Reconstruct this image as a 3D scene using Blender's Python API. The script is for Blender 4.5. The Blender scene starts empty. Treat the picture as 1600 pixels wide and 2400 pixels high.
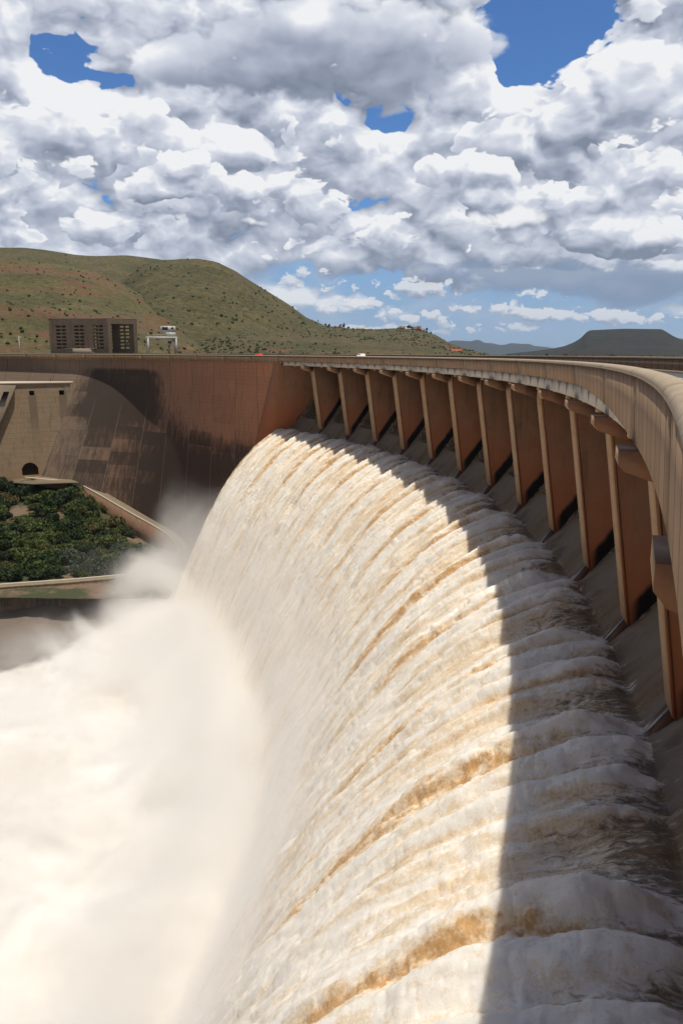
import bpy, math, random
import numpy as np
random.seed(7); RNG = np.random.default_rng(11)
S = bpy.context.scene; COL = S.collection
# ------------------------------------------------------------------ camera
F, PITCH, ROLL = 1852.36, math.radians(11.304355), -0.0049
CX, CY = -296.26, 126.83                       # centre of the arch in plan
PH0, DPH = 1.069046, 0.0651767                 # angle of the first pier, bay step
cam = bpy.data.cameras.new('camera'); co = bpy.data.objects.new('camera', cam); COL.objects.link(co)
cam.sensor_fit = 'VERTICAL'; cam.sensor_height = 24; cam.sensor_width = 24
cam.lens = 24 * F / 2400
cam.clip_start = 0.1; cam.clip_end = 90000
from mathutils import Matrix, Vector
co.matrix_world = Matrix.Rotation(math.radians(90) - PITCH, 4, 'X') @ Matrix.Rotation(-ROLL, 4, 'Z')
S.camera = co
S.view_settings.view_transform = 'Standard'; S.view_settings.look = 'None'; S.view_settings.gamma = 1
S.view_settings.exposure = 0.05
SUN_EL, SUN_AZ = 80.5, 108.0
def ray(px, py):
    a, b = px - 800, py - 1200
    x = a * math.cos(ROLL) + b * math.sin(ROLL); y = -a * math.sin(ROLL) + b * math.cos(ROLL)
    return np.array([x, F * math.cos(PITCH) - y * math.sin(PITCH), -F * math.sin(PITCH) - y * math.cos(PITCH)])
# ------------------------------------------------------------------ node helper
class NT:
    def __init__(s, tree): s.t = tree; s.n = tree.nodes; s.l = tree.links
    def new(s, kind, **kw):
        n = s.n.new(kind)
        for k, v in kw.items(): setattr(n, k, v)
        return n
    def put(s, sock, v):
        if v is None: return
        if isinstance(v, bpy.types.NodeSocket): s.l.new(v, sock)
        else: sock.default_value = v
    def m(s, op, a, b=None, c=None, clamp=False):
        n = s.new('ShaderNodeMath', operation=op, use_clamp=clamp)
        s.put(n.inputs[0], a); s.put(n.inputs[1], b); s.put(n.inputs[2], c); return n.outputs[0]
    def vm(s, op, a, b=None, out=0):
        n = s.new('ShaderNodeVectorMath', operation=op)
        s.put(n.inputs[0], a)
        if b is not None:
            if op == 'SCALE': s.put(n.inputs[3], b)
            else: s.put(n.inputs[1], b)
        return n.outputs[out]
    def noise(s, vec, scale=5, detail=4, rough=.5, dist=0, col=False, dim='3D'):
        n = s.new('ShaderNodeTexNoise', noise_dimensions=dim)
        s.put(n.inputs['Vector'], vec); s.put(n.inputs['Scale'], scale); s.put(n.inputs['Detail'], detail)
        s.put(n.inputs['Roughness'], rough); s.put(n.inputs['Distortion'], dist)
        return n.outputs[1 if col else 0]
    def voro(s, vec, scale=5, detail=0, smooth=None, out='Distance', dim='3D', rough=.5):
        n = s.new('ShaderNodeTexVoronoi', voronoi_dimensions=dim)
        if smooth is not None: n.feature = 'SMOOTH_F1'; n.inputs['Smoothness'].default_value = smooth
        s.put(n.inputs['Vector'], vec); s.put(n.inputs['Scale'], scale); n.inputs['Detail'].default_value = detail
        n.inputs['Roughness'].default_value = rough
        return n.outputs[out]
    def ramp(s, f, lo, hi, a=0., b=1., kind='SMOOTHSTEP'):
        n = s.new('ShaderNodeMapRange', interpolation_type=kind)
        s.put(n.inputs[0], f); s.put(n.inputs[1], lo); s.put(n.inputs[2], hi); s.put(n.inputs[3], a); s.put(n.inputs[4], b)
        return n.outputs[0]
    def mix(s, f, a, b, mode='MIX'):
        n = s.new('ShaderNodeMix', data_type='RGBA', blend_type=mode)
        s.put(n.inputs[0], f)
        for k, v in ((6, a), (7, b)):
            if not isinstance(v, bpy.types.NodeSocket) and len(v) == 3: v = (*v, 1)
            s.put(n.inputs[k], v)
        return n.outputs[2]
    def xyz(s, x, y, z=0.):
        n = s.new('ShaderNodeCombineXYZ'); s.put(n.inputs[0], x); s.put(n.inputs[1], y); s.put(n.inputs[2], z); return n.outputs[0]
    def sep(s, v):
        n = s.new('ShaderNodeSeparateXYZ'); s.put(n.inputs[0], v); return n.outputs
    def attr(s, name, out=2):
        n = s.new('ShaderNodeAttribute', attribute_name=name); return n.outputs[out]
    def pos(s): return s.new('ShaderNodeNewGeometry').outputs['Position']
    def bump(s, h, strength=.5, dist=.1):
        n = s.new('ShaderNodeBump'); n.inputs['Strength'].default_value = strength; n.inputs['Distance'].default_value = dist
        s.put(n.inputs['Height'], h); return n.outputs[0]
def material(name):
    m = bpy.data.materials.new(name); m.use_nodes = True; n = NT(m.node_tree)
    b = m.node_tree.nodes['Principled BSDF']; b.inputs['Roughness'].default_value = .85
    try: b.inputs['Specular IOR Level'].default_value = .25
    except Exception: pass
    return m, n, b
def plain(name, c, rough=.7, metal=0., var=.12, sc=3.):
    m, n, b = material(name)
    k = n.noise(n.pos(), sc, 5, .6)
    n.put(b.inputs['Base Color'], n.mix(k, tuple(x * (1 - var) for x in c), tuple(x * (1 + var) for x in c)))
    b.inputs['Roughness'].default_value = rough; b.inputs['Metallic'].default_value = metal
    return m
# ------------------------------------------------------------------ world
SKY_STR = 0.088
W = bpy.data.worlds.new('World'); S.world = W; W.use_nodes = True
def build_world():
    n = NT(W.node_tree); bg = n.n['Background']
    sky = n.new('ShaderNodeTexSky', sky_type='NISHITA'); sky.sun_disc = False
    sky.sun_elevation = math.radians(SUN_EL); sky.sun_rotation = math.radians(SUN_AZ)
    sky.altitude = 1200; sky.air_density = 1.0; sky.dust_density = .4; sky.ozone_density = 2.0
    d = n.vm('NORMALIZE', n.new('ShaderNodeTexCoord').outputs['Generated'])
    x, y, z = n.sep(d)
    h = n.m('SQRT', n.m('ADD', n.m('MULTIPLY', x, x), n.m('MULTIPLY', y, y)))
    A = n.m('ARCTAN2', x, y); E = n.m('DIVIDE', z, n.m('MAXIMUM', h, 1e-3))
    P = n.xyz(A, E, 0.)
    def ae(px, py):
        r_ = ray(px, py); return math.atan2(r_[0], r_[1]), r_[2] / math.hypot(r_[0], r_[1])
    def layout(Pv, blobs):
        tot = None
        for (px, py, rx, ry, w) in blobs:
            a, e = ae(px, py)
            v = n.vm('MULTIPLY', n.vm('SUBTRACT', Pv, (a, e, 0.)), (F / rx, F / ry, 0.))
            g = n.ramp(n.vm('LENGTH', v, out=1), 0., 1.5, w, 0.)
            tot = g if tot is None else n.m('ADD', tot, g)
        return tot
    def billow(q, sc, det):
        """cauliflower heads: rounded cells in three sizes"""
        wq = n.vm('ADD', q, n.vm('SCALE', n.vm('SUBTRACT', n.noise(q, sc * 1.2, 3, .5, col=True, dim='2D'), (.5, .5, .5)), .9 / sc))
        v = n.voro(wq, sc, det, None, dim='2D', rough=.5)
        return n.m('SUBTRACT', .38, n.m('MULTIPLY', v, n.m('ADD', v, .15)))
    high = n.ramp(E, .5, 1.1, 0., 2.4)  # clouds thinned overhead, out of view, to lower the ambient light
    def layer(bias, blobs, seed, sc, namp, bamp, dark, darks, soft=.10, up=.020, k=1.0, stretch=1.5, warp=.05, det=4.5, bdet=1.6, lowsoft=0.):
        offv = (seed * 3.7, seed * 1.9, 0.)
        wv = n.vm('SCALE', n.vm('SUBTRACT', n.noise(n.vm('ADD', P, offv), sc * .9, 4, .55, col=True, dim='2D'), (.5, .5, .5)), warp)
        up3 = (up * .25, up, 0.); L0 = layout(n.vm('ADD', P, wv), blobs); L1 = layout(n.vm('ADD', n.vm('ADD', P, up3), wv), blobs)
        def H(dv, dn, db):
            Pq = n.vm('ADD', P, dv); lay = L1 if dv[1] else L0
            q = n.vm('ADD', n.vm('MULTIPLY', Pq, (1., stretch, 1.)), offv)
            nz = n.m('SUBTRACT', n.noise(q, sc, dn, .56, .2, dim='2D'), .5)
            b = billow(q, sc * 1.9, db)
            return n.m('ADD', n.m('ADD', n.m('MULTIPLY', nz, namp), n.m('MULTIPLY', b, bamp)), n.m('ADD', lay, n.m('SUBTRACT', bias, high)))
        HF = H((0., 0., 0.), 8, 3.); H0 = H((0., 0., 0.), det, bdet); H1 = H((up * .25, up, 0.), det, bdet)
        sf = n.ramp(E, .05, .2, soft + lowsoft, soft) if lowsoft else soft
        al = n.ramp(HF, 0., sf)
        grad = n.m('SUBTRACT', H0, H1)
        rim = n.ramp(HF, .0, .4, .13, 0.)
        fine = n.m('MULTIPLY', n.m('SUBTRACT', HF, H0), .25)
        rim = n.m('ADD', rim, fine)
        li = n.m('ADD', n.m('ADD', .60 - dark, n.m('MULTIPLY', grad, k)), rim)
        if darks: li = n.m('SUBTRACT', li, layout(n.vm('ADD', P, n.vm('SCALE', wv, .8)), darks))
        return al, li
    out_l = None
    def color(li):
        cr = n.new('ShaderNodeValToRGB'); cr.color_ramp.interpolation = 'LINEAR'
        el = cr.color_ramp.elements
        el[0].position = 0.; el[0].color = (2.4, 2.8, 3.7, 1)
        el[1].position = 1.; el[1].color = (9.7, 9.8, 10., 1)
        for p_, c_ in ((.30, (3.9, 4.4, 5.5, 1)), (.55, (5.7, 6.1, 7.2, 1)), (.80, (7.4, 7.8, 8.7, 1))):
            e = el.new(p_); e.color = c_
        n.put(cr.inputs[0], li); return cr.outputs[0]
    #LAYERS
    holes = [(135, 150, 66, 54, -2.4), (260, 212, 80, 22, -1.6), (1260, 40, 122, 122, -3.0), (1200, 150, 40, 50, -.6), (1380, 20, 70, 70, -1.0), (925, 285, 60, 42, -2.1),
             (1005, 205, 45, 40, -.7), (850, 665, 260, 45, -1.3), (1250, 700, 380, 30, -1.0), (1050, 760, 700, 40, -1.4), (620, 640, 90, 40, -.6), (1470, 745, 250, 30, -.5), (300, 760, 500, 40, -.6), (1000, 810, 900, 30, -1.2)]
    a1, l1 = layer(1.28, holes, 1., 8., 1.65, .65, -.06, [(780, 250, 450, 160, .18), (500, 540, 700, 70, .20), (1300, 600, 500, 60, .25), (150, 150, 200, 120, -.08)], k=.62, lowsoft=.5, soft=.2)
    ab, lb = layer(-.42, [(800, 340, 300, 70, .5), (130, 150, 90, 60, -1.), (1260, 40, 140, 120, -1.8), (925, 285, 55, 40, -.9), (120, 330, 330, 110, 1.3), (250, 290, 120, 70, .5), (1200, 300, 230, 130, 1.0), (1500, 90, 150, 150, 1.1), (1420, 250, 240, 130, 1.1), (520, 350, 220, 60, .9), (1500, 470, 160, 70, .7)],
                   5., 5.4, 1.3, .85, .0, [(1250, 430, 300, 80, .25), (300, 440, 250, 60, .22), (800, 300, 300, 60, .15)], k=.72, up=.018, det=5, bdet=2.6, soft=.13)
    a2, l2 = layer(-.45, [(700, 120, 700, 150, -1.2), (1000, 700, 800, 70, -1.3), (1370, 420, 330, 120, 1.3), (1080, 430, 150, 70, .8), (150, 450, 260, 80, 1.1), (20, 300, 110, 170, .5), (60, 545, 170, 50, 1.), (430, 420, 120, 90, 1.0), (640, 480, 180, 55, 1.2), (280, 540, 150, 40, 1.0), (880, 530, 150, 55, .9), (1380, 530, 220, 45, 1.0), (1350, 650, 450, 40, -1.5), (1500, 560, 120, 60, .8), (680, 590, 150, 35, .9), (1080, 585, 160, 35, .9)],
                   2., 7., 1.3, .85, .0, [(1250, 500, 300, 40, .15), (440, 490, 160, 50, .30), (130, 500, 220, 40, .12), (1350, 600, 300, 35, .25), (640, 540, 200, 26, .2), (880, 590, 200, 20, .15)], k=.72, up=.016, det=5, bdet=2.6, soft=.13)
    a3, l3 = layer(-.95, [(790, 105, 450, 150, 1.75), (640, 210, 300, 80, .7), (900, 240, 150, 60, .6), (330, 130, 160, 90, .7), (1110, 512, 250, 34, 1.45), (560, 522, 190, 24, 1.0), (1400, 640, 460, 42, 1.9), (20, 440, 70, 50, .8), (1560, 362, 90, 34, 1.2), (60, 30, 140, 60, .8), (800, 395, 240, 26, .8), (880, 610, 300, 20, .8)],
                   3., 6., 1.05, .40, .10, [(800, 130, 330, 110, .34), (520, 180, 180, 70, .10), (715, 46, 50, 36, -.50), (1110, 70, 110, 90, -.25), (260, 110, 110, 90, -.28), (1420, 650, 420, 40, .60), (1130, 520, 240, 26, .20), (1040, 470, 300, 16, -.25), (1570, 365, 80, 26, .25)], k=.55, up=.03, soft=.30, det=3.5, bdet=1.)
    a4, l4 = layer(-.38, [(975, 675, 110, 28, 1.5), (855, 705, 60, 16, 1.2), (735, 672, 110, 26, 1.0), (770, 722, 150, 18, .8), (960, 740, 110, 20, 1.2), (1190, 722, 160, 20, 1.2), (1340, 735, 150, 18, 1.1), (1520, 742, 140, 18, 1.3), (700, 640, 80, 24, .8), (1240, 688, 120, 12, .8), (1120, 765, 260, 14, .9), (840, 775, 200, 12, .8)],
                   4., 22., 1.5, 1.0, -.02, [], k=.8, up=.008, stretch=1.7, warp=.018, soft=.35)
    skyc = n.mix(1., sky.outputs[0], (.60, .90, 1.25, 1), 'MULTIPLY')
    skyc = n.mix(n.ramp(E, .0, .20, .85, 0.), skyc, (2.9, 4.3, 6.6))
    veil = n.m('MULTIPLY', n.ramp(n.noise(n.vm('MULTIPLY', P, (1., 2.5, 1.)), 6, 7, .6, dim='2D'), .42, .72, 0., .55), n.ramp(E, .2, .1))
    c = n.mix(veil, skyc, (4.9, 5.7, 7.0))
    c = n.mix(a1, c, color(l1)); c = n.mix(ab, c, color(lb)); c = n.mix(a2, c, color(l2)); c = n.mix(a3, c, color(l3))
    c = n.mix(n.ramp(E, .0, .16, .40, 0.), c, (3.7, 4.7, 6.3))
    bk = n.ramp(n.m('ADD', layout(n.vm('ADD', P, n.vm('SCALE', n.vm('SUBTRACT', n.noise(n.vm('MULTIPLY', P, (1., 2., 1.)), 12, 5, .6, col=True, dim='2D'), (.5, .5, .5)), .05)), [(1420, 650, 330, 34, 1.), (1150, 628, 260, 18, .7), (1560, 690, 160, 26, .7)]), n.m('MULTIPLY', n.m('SUBTRACT', n.noise(n.vm('MULTIPLY', P, (1., 4., 1.)), 12, 6, .6, dim='2D'), .5), .8)), .15, .75, 0., .85)
    c = n.mix(bk, c, (2.6, 3.4, 4.9))
    c = n.mix(n.m('MULTIPLY', a4, .75), c, n.mix(.25, color(l4), (6.2, 6.0, 6.2)))
    c = n.mix(n.ramp(E, .0, .06, .55, 0.), c, (4.2, 5.4, 7.2))
    c = n.mix(1., c, n.xyz(*[n.ramp(y, -.1, .75, q_, 1.) for q_ in (.58, .50, .42)]), 'MULTIPLY')  # unseen sky behind the view dimmed and warmed to shape the fill light
    n.put(bg.inputs[0], c); bg.inputs[1].default_value = SKY_STR
    W.cycles.sampling_method = 'NONE'
build_world()
# ------------------------------------------------------------------ sun
sl = bpy.data.lights.new('sun', 'SUN'); sl.energy = 3.8; sl.angle = math.radians(.55); sl.color = (1., .93, .80)
so = bpy.data.objects.new('sun', sl); COL.objects.link(so)
_e, _a = math.radians(SUN_EL), math.radians(SUN_AZ)
so.rotation_euler = Vector((math.sin(_a) * math.cos(_e), math.cos(_a) * math.cos(_e), math.sin(_e))).to_track_quat('Z', 'Y').to_euler()
so.location = (0, 0, 300)
cy = S.cycles; cy.max_bounces = 8; cy.diffuse_bounces = 4; cy.volume_bounces = 6; cy.glossy_bounces = 2; cy.transmission_bounces = 2; cy.transparent_max_bounces = 8
cy.volume_max_steps = 96; cy.volume_step_rate = 1.0; cy.use_denoising = True
# ------------------------------------------------------------------ object helpers
def link(o, parent=None):
    COL.objects.link(o)
    if parent: o.parent = parent
    return o
def tag(o, label=None, cat=None, group=None, kind=None):
    if label: o['label'] = label
    if cat: o['category'] = cat
    if group: o['group'] = group
    if kind: o['kind'] = kind
    return o
def empty(name, loc=(0, 0, 0)):
    o = bpy.data.objects.new(name, None); o.location = loc; o.empty_display_size = 1; return link(o)
def mesh(name, verts, faces, mat, parent=None, attrs=None, uv=None, smooth=False):
    verts = np.asarray(verts, np.float32).reshape(-1, 3)
    me = bpy.data.meshes.new(name); me.vertices.add(len(verts)); me.vertices.foreach_set('co', verts.ravel())
    if isinstance(faces, np.ndarray): k = faces.shape[1]; idx = faces.ravel(); st = np.arange(0, len(idx), k); tt = np.full(len(st), k)
    else:
        idx = np.concatenate([np.array(f) for f in faces]); tt = np.array([len(f) for f in faces]); st = np.concatenate([[0], np.cumsum(tt)[:-1]])
    me.loops.add(len(idx)); me.loops.foreach_set('vertex_index', idx.astype(np.int32))
    me.polygons.add(len(st)); me.polygons.foreach_set('loop_start', st.astype(np.int32)); me.polygons.foreach_set('loop_total', tt.astype(np.int32))
    if smooth: me.polygons.foreach_set('use_smooth', np.ones(len(st), bool))
    if uv is not None:
        l = me.uv_layers.new(name='UVMap'); l.data.foreach_set('uv', np.asarray(uv, np.float32).reshape(-1, 2)[idx].ravel())
    for k, a in (attrs or {}).items():
        at = me.attributes.new(k, 'FLOAT', 'POINT'); at.data.foreach_set('value', np.asarray(a, np.float32).ravel())
    me.update(calc_edges=True); me.validate()
    if mat: me.materials.append(mat)
    o = bpy.data.objects.new(name, me); return link(o, parent)
def gridfaces(n, m):
    a = (np.arange(n - 1)[:, None] * m + np.arange(m - 1)[None]).ravel()
    return np.stack([a, a + 1, a + m + 1, a + m], 1)
def grid(name, P, mat, parent=None, attrs=None, uv=None, smooth=True):
    n, m = P.shape[:2]
    return mesh(name, P, gridfaces(n, m), mat, parent, attrs, uv, smooth)
def pol(j, R):
    a = PH0 + DPH * np.asarray(j, float); return CX + R * np.sin(a), CY + R * np.cos(a)
def P3(j, R, z): x, y = pol(j, R); return (float(x), float(y), float(z))
def sweep(name, prof, j0, j1, mat, parent=None, step=.125, caps=True):
    """closed (R,z) profile swept along the arch; uv = (bay, height)"""
    js = np.linspace(j0, j1, max(2, int(round((j1 - j0) / step)) + 1)); pf = prof if callable(prof) else (lambda j_: prof); k = len(pf(j0))
    V = []; UV = []
    for j in js:
        for (R, z) in pf(j): V.append(P3(j, R, z)); UV.append((j, z))
    fs = []
    for i in range(len(js) - 1):
        for q in range(k):
            a, b = i * k + q, i * k + (q + 1) % k; fs.append((a, a + k, b + k, b))
    if caps: fs.append(tuple(range(k))); fs.append(tuple((len(js) - 1) * k + q for q in reversed(range(k))))
    return mesh(name, V, fs, mat, parent, uv=UV)
def slab(name, poly, j, w, mat, parent=None, side=None):
    """(R,z) polygon in the radial plane of pier j, given thickness w"""
    a = PH0 + DPH * j; t = np.array([math.cos(a), -math.sin(a), 0]); V = []; UV = []
    for s in (-.5, .5):
        for (R, z) in poly: V.append(np.array(P3(j, R, z)) + t * w * s); UV.append((R, z))
    k = len(poly); fs = [tuple(range(k)), tuple(range(2 * k - 1, k - 1, -1))]
    for q in range(k): fs.append((q, q + k, (q + 1) % k + k, (q + 1) % k))
    o = mesh(name, V, fs, mat, parent, uv=UV)
    if side:
        o.data.materials.append(side); o.data.polygons[0].material_index = 1; o.data.polygons[1].material_index = 1
        if name == 'corbel': o.data.materials.append(M['wetc']); o.data.polygons[2 + k - 1].material_index = 2
    return o
def box(name, c, s, mat, parent=None, rz=0., bev=0.):
    x, y, z = [q / 2 for q in s]; V = np.array([(i, j, k) for i in (-x, x) for j in (-y, y) for k in (-z, z)])
    cr, sr = math.cos(rz), math.sin(rz); V = np.stack([V[:, 0] * cr - V[:, 1] * sr, V[:, 0] * sr + V[:, 1] * cr, V[:, 2]], 1) + np.array(c)
    return mesh(name, V, [(0, 1, 3, 2), (4, 6, 7, 5), (0, 4, 5, 1), (2, 3, 7, 6), (0, 2, 6, 4), (1, 5, 7, 3)], mat, parent)
class MB:
    def __init__(s): s.v = []; s.f = []
    def add(s, V, Fc):
        k = len(s.v); s.v += [tuple(v) for v in V]; s.f += [tuple(i + k for i in f) for f in Fc]
    def box(s, c, sz, M=None):
        x, y, z = [q / 2 for q in sz]; V = [(i + c[0], j + c[1], k + c[2]) for i in (-x, x) for j in (-y, y) for k in (-z, z)]
        if M is not None: V = [tuple(M @ Vector(v)) for v in V]
        s.add(V, [(0, 1, 3, 2), (4, 6, 7, 5), (0, 4, 5, 1), (2, 3, 7, 6), (0, 2, 6, 4), (1, 5, 7, 3)])
    def build(s, name, mat, parent=None, smooth=False): return mesh(name, s.v, s.f, mat, parent, smooth=smooth)
# value noise on arrays (numpy)
def vnoise(x, y, seed=0, z=None):
    r = np.random.default_rng(seed).random((256, 256)).astype(np.float32)
    xi = np.floor(x).astype(int); yi = np.floor(y).astype(int); fx = (x - xi).astype(np.float32); fy = (y - yi).astype(np.float32)
    fx = fx * fx * fx * (fx * (fx * 6 - 15) + 10); fy = fy * fy * fy * (fy * (fy * 6 - 15) + 10)
    a = r[xi & 255, yi & 255]; b = r[(xi + 1) & 255, yi & 255]; c = r[xi & 255, (yi + 1) & 255]; d = r[(xi + 1) & 255, (yi + 1) & 255]
    return (a + (b - a) * fx) * (1 - fy) + (c + (d - c) * fx) * fy - .5
def fbm(x, y, oct=4, seed=0, gain=.5, lac=2.03, billow=False, puff=False):
    t = 0; a = 1.; s = 0
    for o in range(oct):
        n = vnoise(x * lac ** o + 17.3 * o, y * lac ** o + 9.1 * o, seed + o)
        if puff: n = np.abs(n) * 2.2 - .40
        t = t + a * ((.5 - np.abs(n) * 2) if billow else n); s += a; a *= gain
    return t / s
# ------------------------------------------------------------------ materials
def conc_material(name, base, red, dark, redamt=.5, darkamt=.35, streak=1., zband=None, lift=0.):
    """weathered concrete: uv = (bay or radius, height)"""
    m, n, b = material(name); p = n.pos(); uv = n.new('ShaderNodeUVMap').outputs[0]; u, v, _ = n.sep(uv)
    sx, sy, sz = n.sep(p)
    flat = n.xyz(n.m('MULTIPLY', sx, 1.), n.m('MULTIPLY', sy, 1.), n.m('MULTIPLY', sz, .12))
    st = n.noise(flat, .9, 6, .6); st2 = n.noise(flat, .22, 4, .55); mo = n.noise(p, .35, 6, .6); fine = n.noise(p, 3.5, 5, .65)
    c = n.mix(n.ramp(mo, .3, .7, 0., 1.), base, tuple(x * .82 for x in base))
    c = n.mix(n.m('MULTIPLY', n.ramp(st2, .38, .66), redamt), c, red)
    c = n.mix(n.m('MULTIPLY', n.ramp(st, .50, .72), darkamt * streak), c, dark)
    lift_z = n.m('FRACT', n.m('DIVIDE', sz, 2.4)); ll = n.ramp(n.m('ABSOLUTE', n.m('SUBTRACT', lift_z, .5)), .46, .5)
    c = n.mix(n.m('MULTIPLY', ll, .35 + lift), c, dark)
    c = n.mix(n.ramp(fine, .3, .8, 0., .22), c, tuple(x * .6 for x in base))
    n.put(b.inputs['Base Color'], c); b.inputs['Roughness'].default_value = .9
    n.put(b.inputs['Normal'], n.bump(fine, .4, .05))
    return m, n, b, c, (u, v), (sx, sy, sz)
TAN = (.36, .285, .215); RED = (.36, .185, .11); DARK = (.07, .055, .045)
M = {}
def mk():
    # pier plates: reddening low down, black wet band just above the chute water
    m, n, b, c, (u, v), _ = conc_material('pier_concrete', (.34, .185, .105), (.40, .155, .07), DARK, .45, .36, lift=-.28)
    c = n.mix(n.ramp(n.m('ADD', v, n.m('MULTIPLY', n.noise(n.pos(), .25, 4, .6), 9.)), -6., -22., 0., .85), c, (.40, .13, .052))
    line = n.m('ADD', n.m('MULTIPLY', n.m('SUBTRACT', u, 329.), 1.28), -26.6)      # chute water line on the plate
    dd = n.m('SUBTRACT', v, line)
    dd = n.m('SUBTRACT', dd, n.m('MULTIPLY', n.noise(n.pos(), .8, 5, .65), 1.2))
    wet = n.m('MULTIPLY', n.ramp(dd, .5, 1.7, 1., 0.), n.ramp(u, 328.9, 330.2))
    c = n.mix(wet, c, (.012, .010, .009)); n.put(b.inputs['Base Color'], c); M['pier'] = m
    m, n, b, c, uv, _ = conc_material('lit_nose_concrete', (.50, .33, .195), (.48, .26, .13), (.16, .11, .08), .45, .2); M['nose'] = m  # front faces made lighter: light reflected off the water put into the colour
    # parapet panels
    m, n, b = material('parapet_concrete'); uv = n.new('ShaderNodeUVMap').outputs[0]; u, v, _ = n.sep(uv)
    k = n.m('MULTIPLY', u, 8.); fr = n.m('FRACT', k); cell = n.m('FLOOR', k)
    gr = n.ramp(n.m('ABSOLUTE', n.m('SUBTRACT', fr, .5)), .455, .485)
    wn = n.new('ShaderNodeTexWhiteNoise', noise_dimensions='1D'); n.put(wn.inputs['W'], cell); rnd = wn.outputs[0]
    c = n.mix(rnd, (.32, .21, .13), (.40, .268, .168)); c = n.mix(n.ramp(rnd, .70, .99, 0., .6), c, (.38, .185, .10))
    sx, sy, sz = n.sep(n.pos()); stv = n.noise(n.xyz(sx, sy, n.m('MULTIPLY', sz, .15)), .7, 5, .6)
    c = n.mix(n.ramp(stv, .45, .8, 0., .35), c, (.17, .13, .09)); c = n.mix(n.ramp(n.noise(n.pos(), 12, 4, .6), .4, .8, 0., .25), c, (.2, .15, .1))
    c = n.mix(n.m('MULTIPLY', n.ramp(n.m('ADD', v, n.m('MULTIPLY', n.noise(n.pos(), 2.5, 4, .7), .9)), -1.0, -.55), .7), c, (.10, .07, .05))
    c = n.mix(gr, c, (.06, .045, .035)); n.put(b.inputs['Base Color'], c)
    n.put(b.inputs['Normal'], n.bump(n.m('SUBTRACT', n.noise(n.pos(), 14, 4, .6), n.m('MULTIPLY', gr, 2.)), .5, .06)); M['panel'] = m
    m, n, b = material('coping_concrete'); p = n.pos(); uv = n.new('ShaderNodeUVMap').outputs[0]; u, v, _ = n.sep(uv)
    c = n.mix(n.noise(p, 1.3, 7, .7), (.26, .20, .14), (.58, .47, .345))
    fr = n.m('FRACT', n.m('MULTIPLY', u, 10.)); c = n.mix(n.ramp(n.m('ABSOLUTE', n.m('SUBTRACT', fr, .5)), .485, .497), c, (.10, .075, .05))
    c = n.mix(n.ramp(n.noise(p, 9, 5, .7), .55, .75, 0., .5), c, (.16, .12, .085)); n.put(b.inputs['Base Color'], c)
    n.put(b.inputs['Normal'], n.bump(n.noise(p, 20, 5, .7), .6, .03)); M['coping'] = m
    # bridge girder: pale face with hanging dark triangles and drip marks
    m, n, b = material('girder_face'); uv = n.new('ShaderNodeUVMap').outputs[0]; u, v, _ = n.sep(uv)
    f = n.m('FRACT', u); hh = n.ramp(v, -2.85, -4.22, 0., 1., 'LINEAR')
    def tri(c0, w):
        return n.m('MULTIPLY', n.m('LESS_THAN', n.m('ABSOLUTE', n.m('SUBTRACT', f, c0)), n.m('MULTIPLY', n.m('SUBTRACT', 1.05, hh), w)), .8)
    t = n.m('MAXIMUM', n.m('MAXIMUM', tri(.38, .05), tri(.64, .055)), n.m('MAXIMUM', tri(.13, .02), tri(.86, .02)))
    drip = n.m('MULTIPLY', n.ramp(n.noise(n.xyz(n.m('MULTIPLY', u, 60.), 0., 0.), 1., 2, .6), .52, .6), n.m('MULTIPLY', n.ramp(n.m('ABSOLUTE', n.m('SUBTRACT', f, .95)), .16, .09), n.ramp(hh, .75, .5)))
    c = n.mix(n.noise(n.pos(), 2., 5, .6), (.46, .41, .35), (.60, .54, .46))
    c = n.mix(n.m('MAXIMUM', t, n.m('MULTIPLY', drip, .8)), c, (.20, .15, .115)); n.put(b.inputs['Base Color'], c); M['girder'] = m
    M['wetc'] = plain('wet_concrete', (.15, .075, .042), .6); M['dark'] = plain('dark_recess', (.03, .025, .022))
    # dam wall, left flank: red to the right, black stained and grey to the left
    m, n, b = material('wall_concrete'); uv = n.new('ShaderNodeUVMap').outputs[0]; u, v, _ = n.sep(uv); p = n.pos(); sx, sy, sz = n.sep(p)
    ku = n.m('DIVIDE', n.m('ADD', u, .25), .8); ck = n.m('FLOOR', ku); cv = n.m('FLOOR', n.m('DIVIDE', n.m('ADD', v, n.m('MULTIPLY', ck, 1.7)), 6.))
    wn = n.new('ShaderNodeTexWhiteNoise', noise_dimensions='2D'); n.put(wn.inputs['Vector'], n.xyz(ck, cv)); rnd = wn.outputs[0]
    wn2 = n.new('ShaderNodeTexWhiteNoise', noise_dimensions='1D'); n.put(wn2.inputs['W'], ck); rc = wn2.outputs[0]
    left = n.ramp(n.m('ADD', u, n.m('MULTIPLY', rc, .9)), -1.6, -7.2, 0., 1., 'LINEAR')
    c = n.mix(left, (.52, .235, .13), (.235, .17, .125))
    c = n.mix(n.ramp(rnd, 0., 1., 0., .18), c, (.17, .10, .065))
    # black growth heavier downward, thinned lower left to paint in the sunlit zone
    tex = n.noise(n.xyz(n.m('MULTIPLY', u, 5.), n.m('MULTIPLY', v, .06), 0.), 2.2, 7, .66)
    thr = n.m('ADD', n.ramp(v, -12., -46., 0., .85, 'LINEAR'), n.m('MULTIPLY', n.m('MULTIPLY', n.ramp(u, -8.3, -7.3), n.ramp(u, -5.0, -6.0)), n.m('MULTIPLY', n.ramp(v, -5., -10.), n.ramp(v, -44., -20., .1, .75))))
    thr = n.m('ADD', thr, n.m('MULTIPLY', n.m('SUBTRACT', rnd, .5), .28)); thr = n.m('ADD', thr, n.m('MULTIPLY', n.m('SUBTRACT', tex, .5), 1.1))
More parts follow.
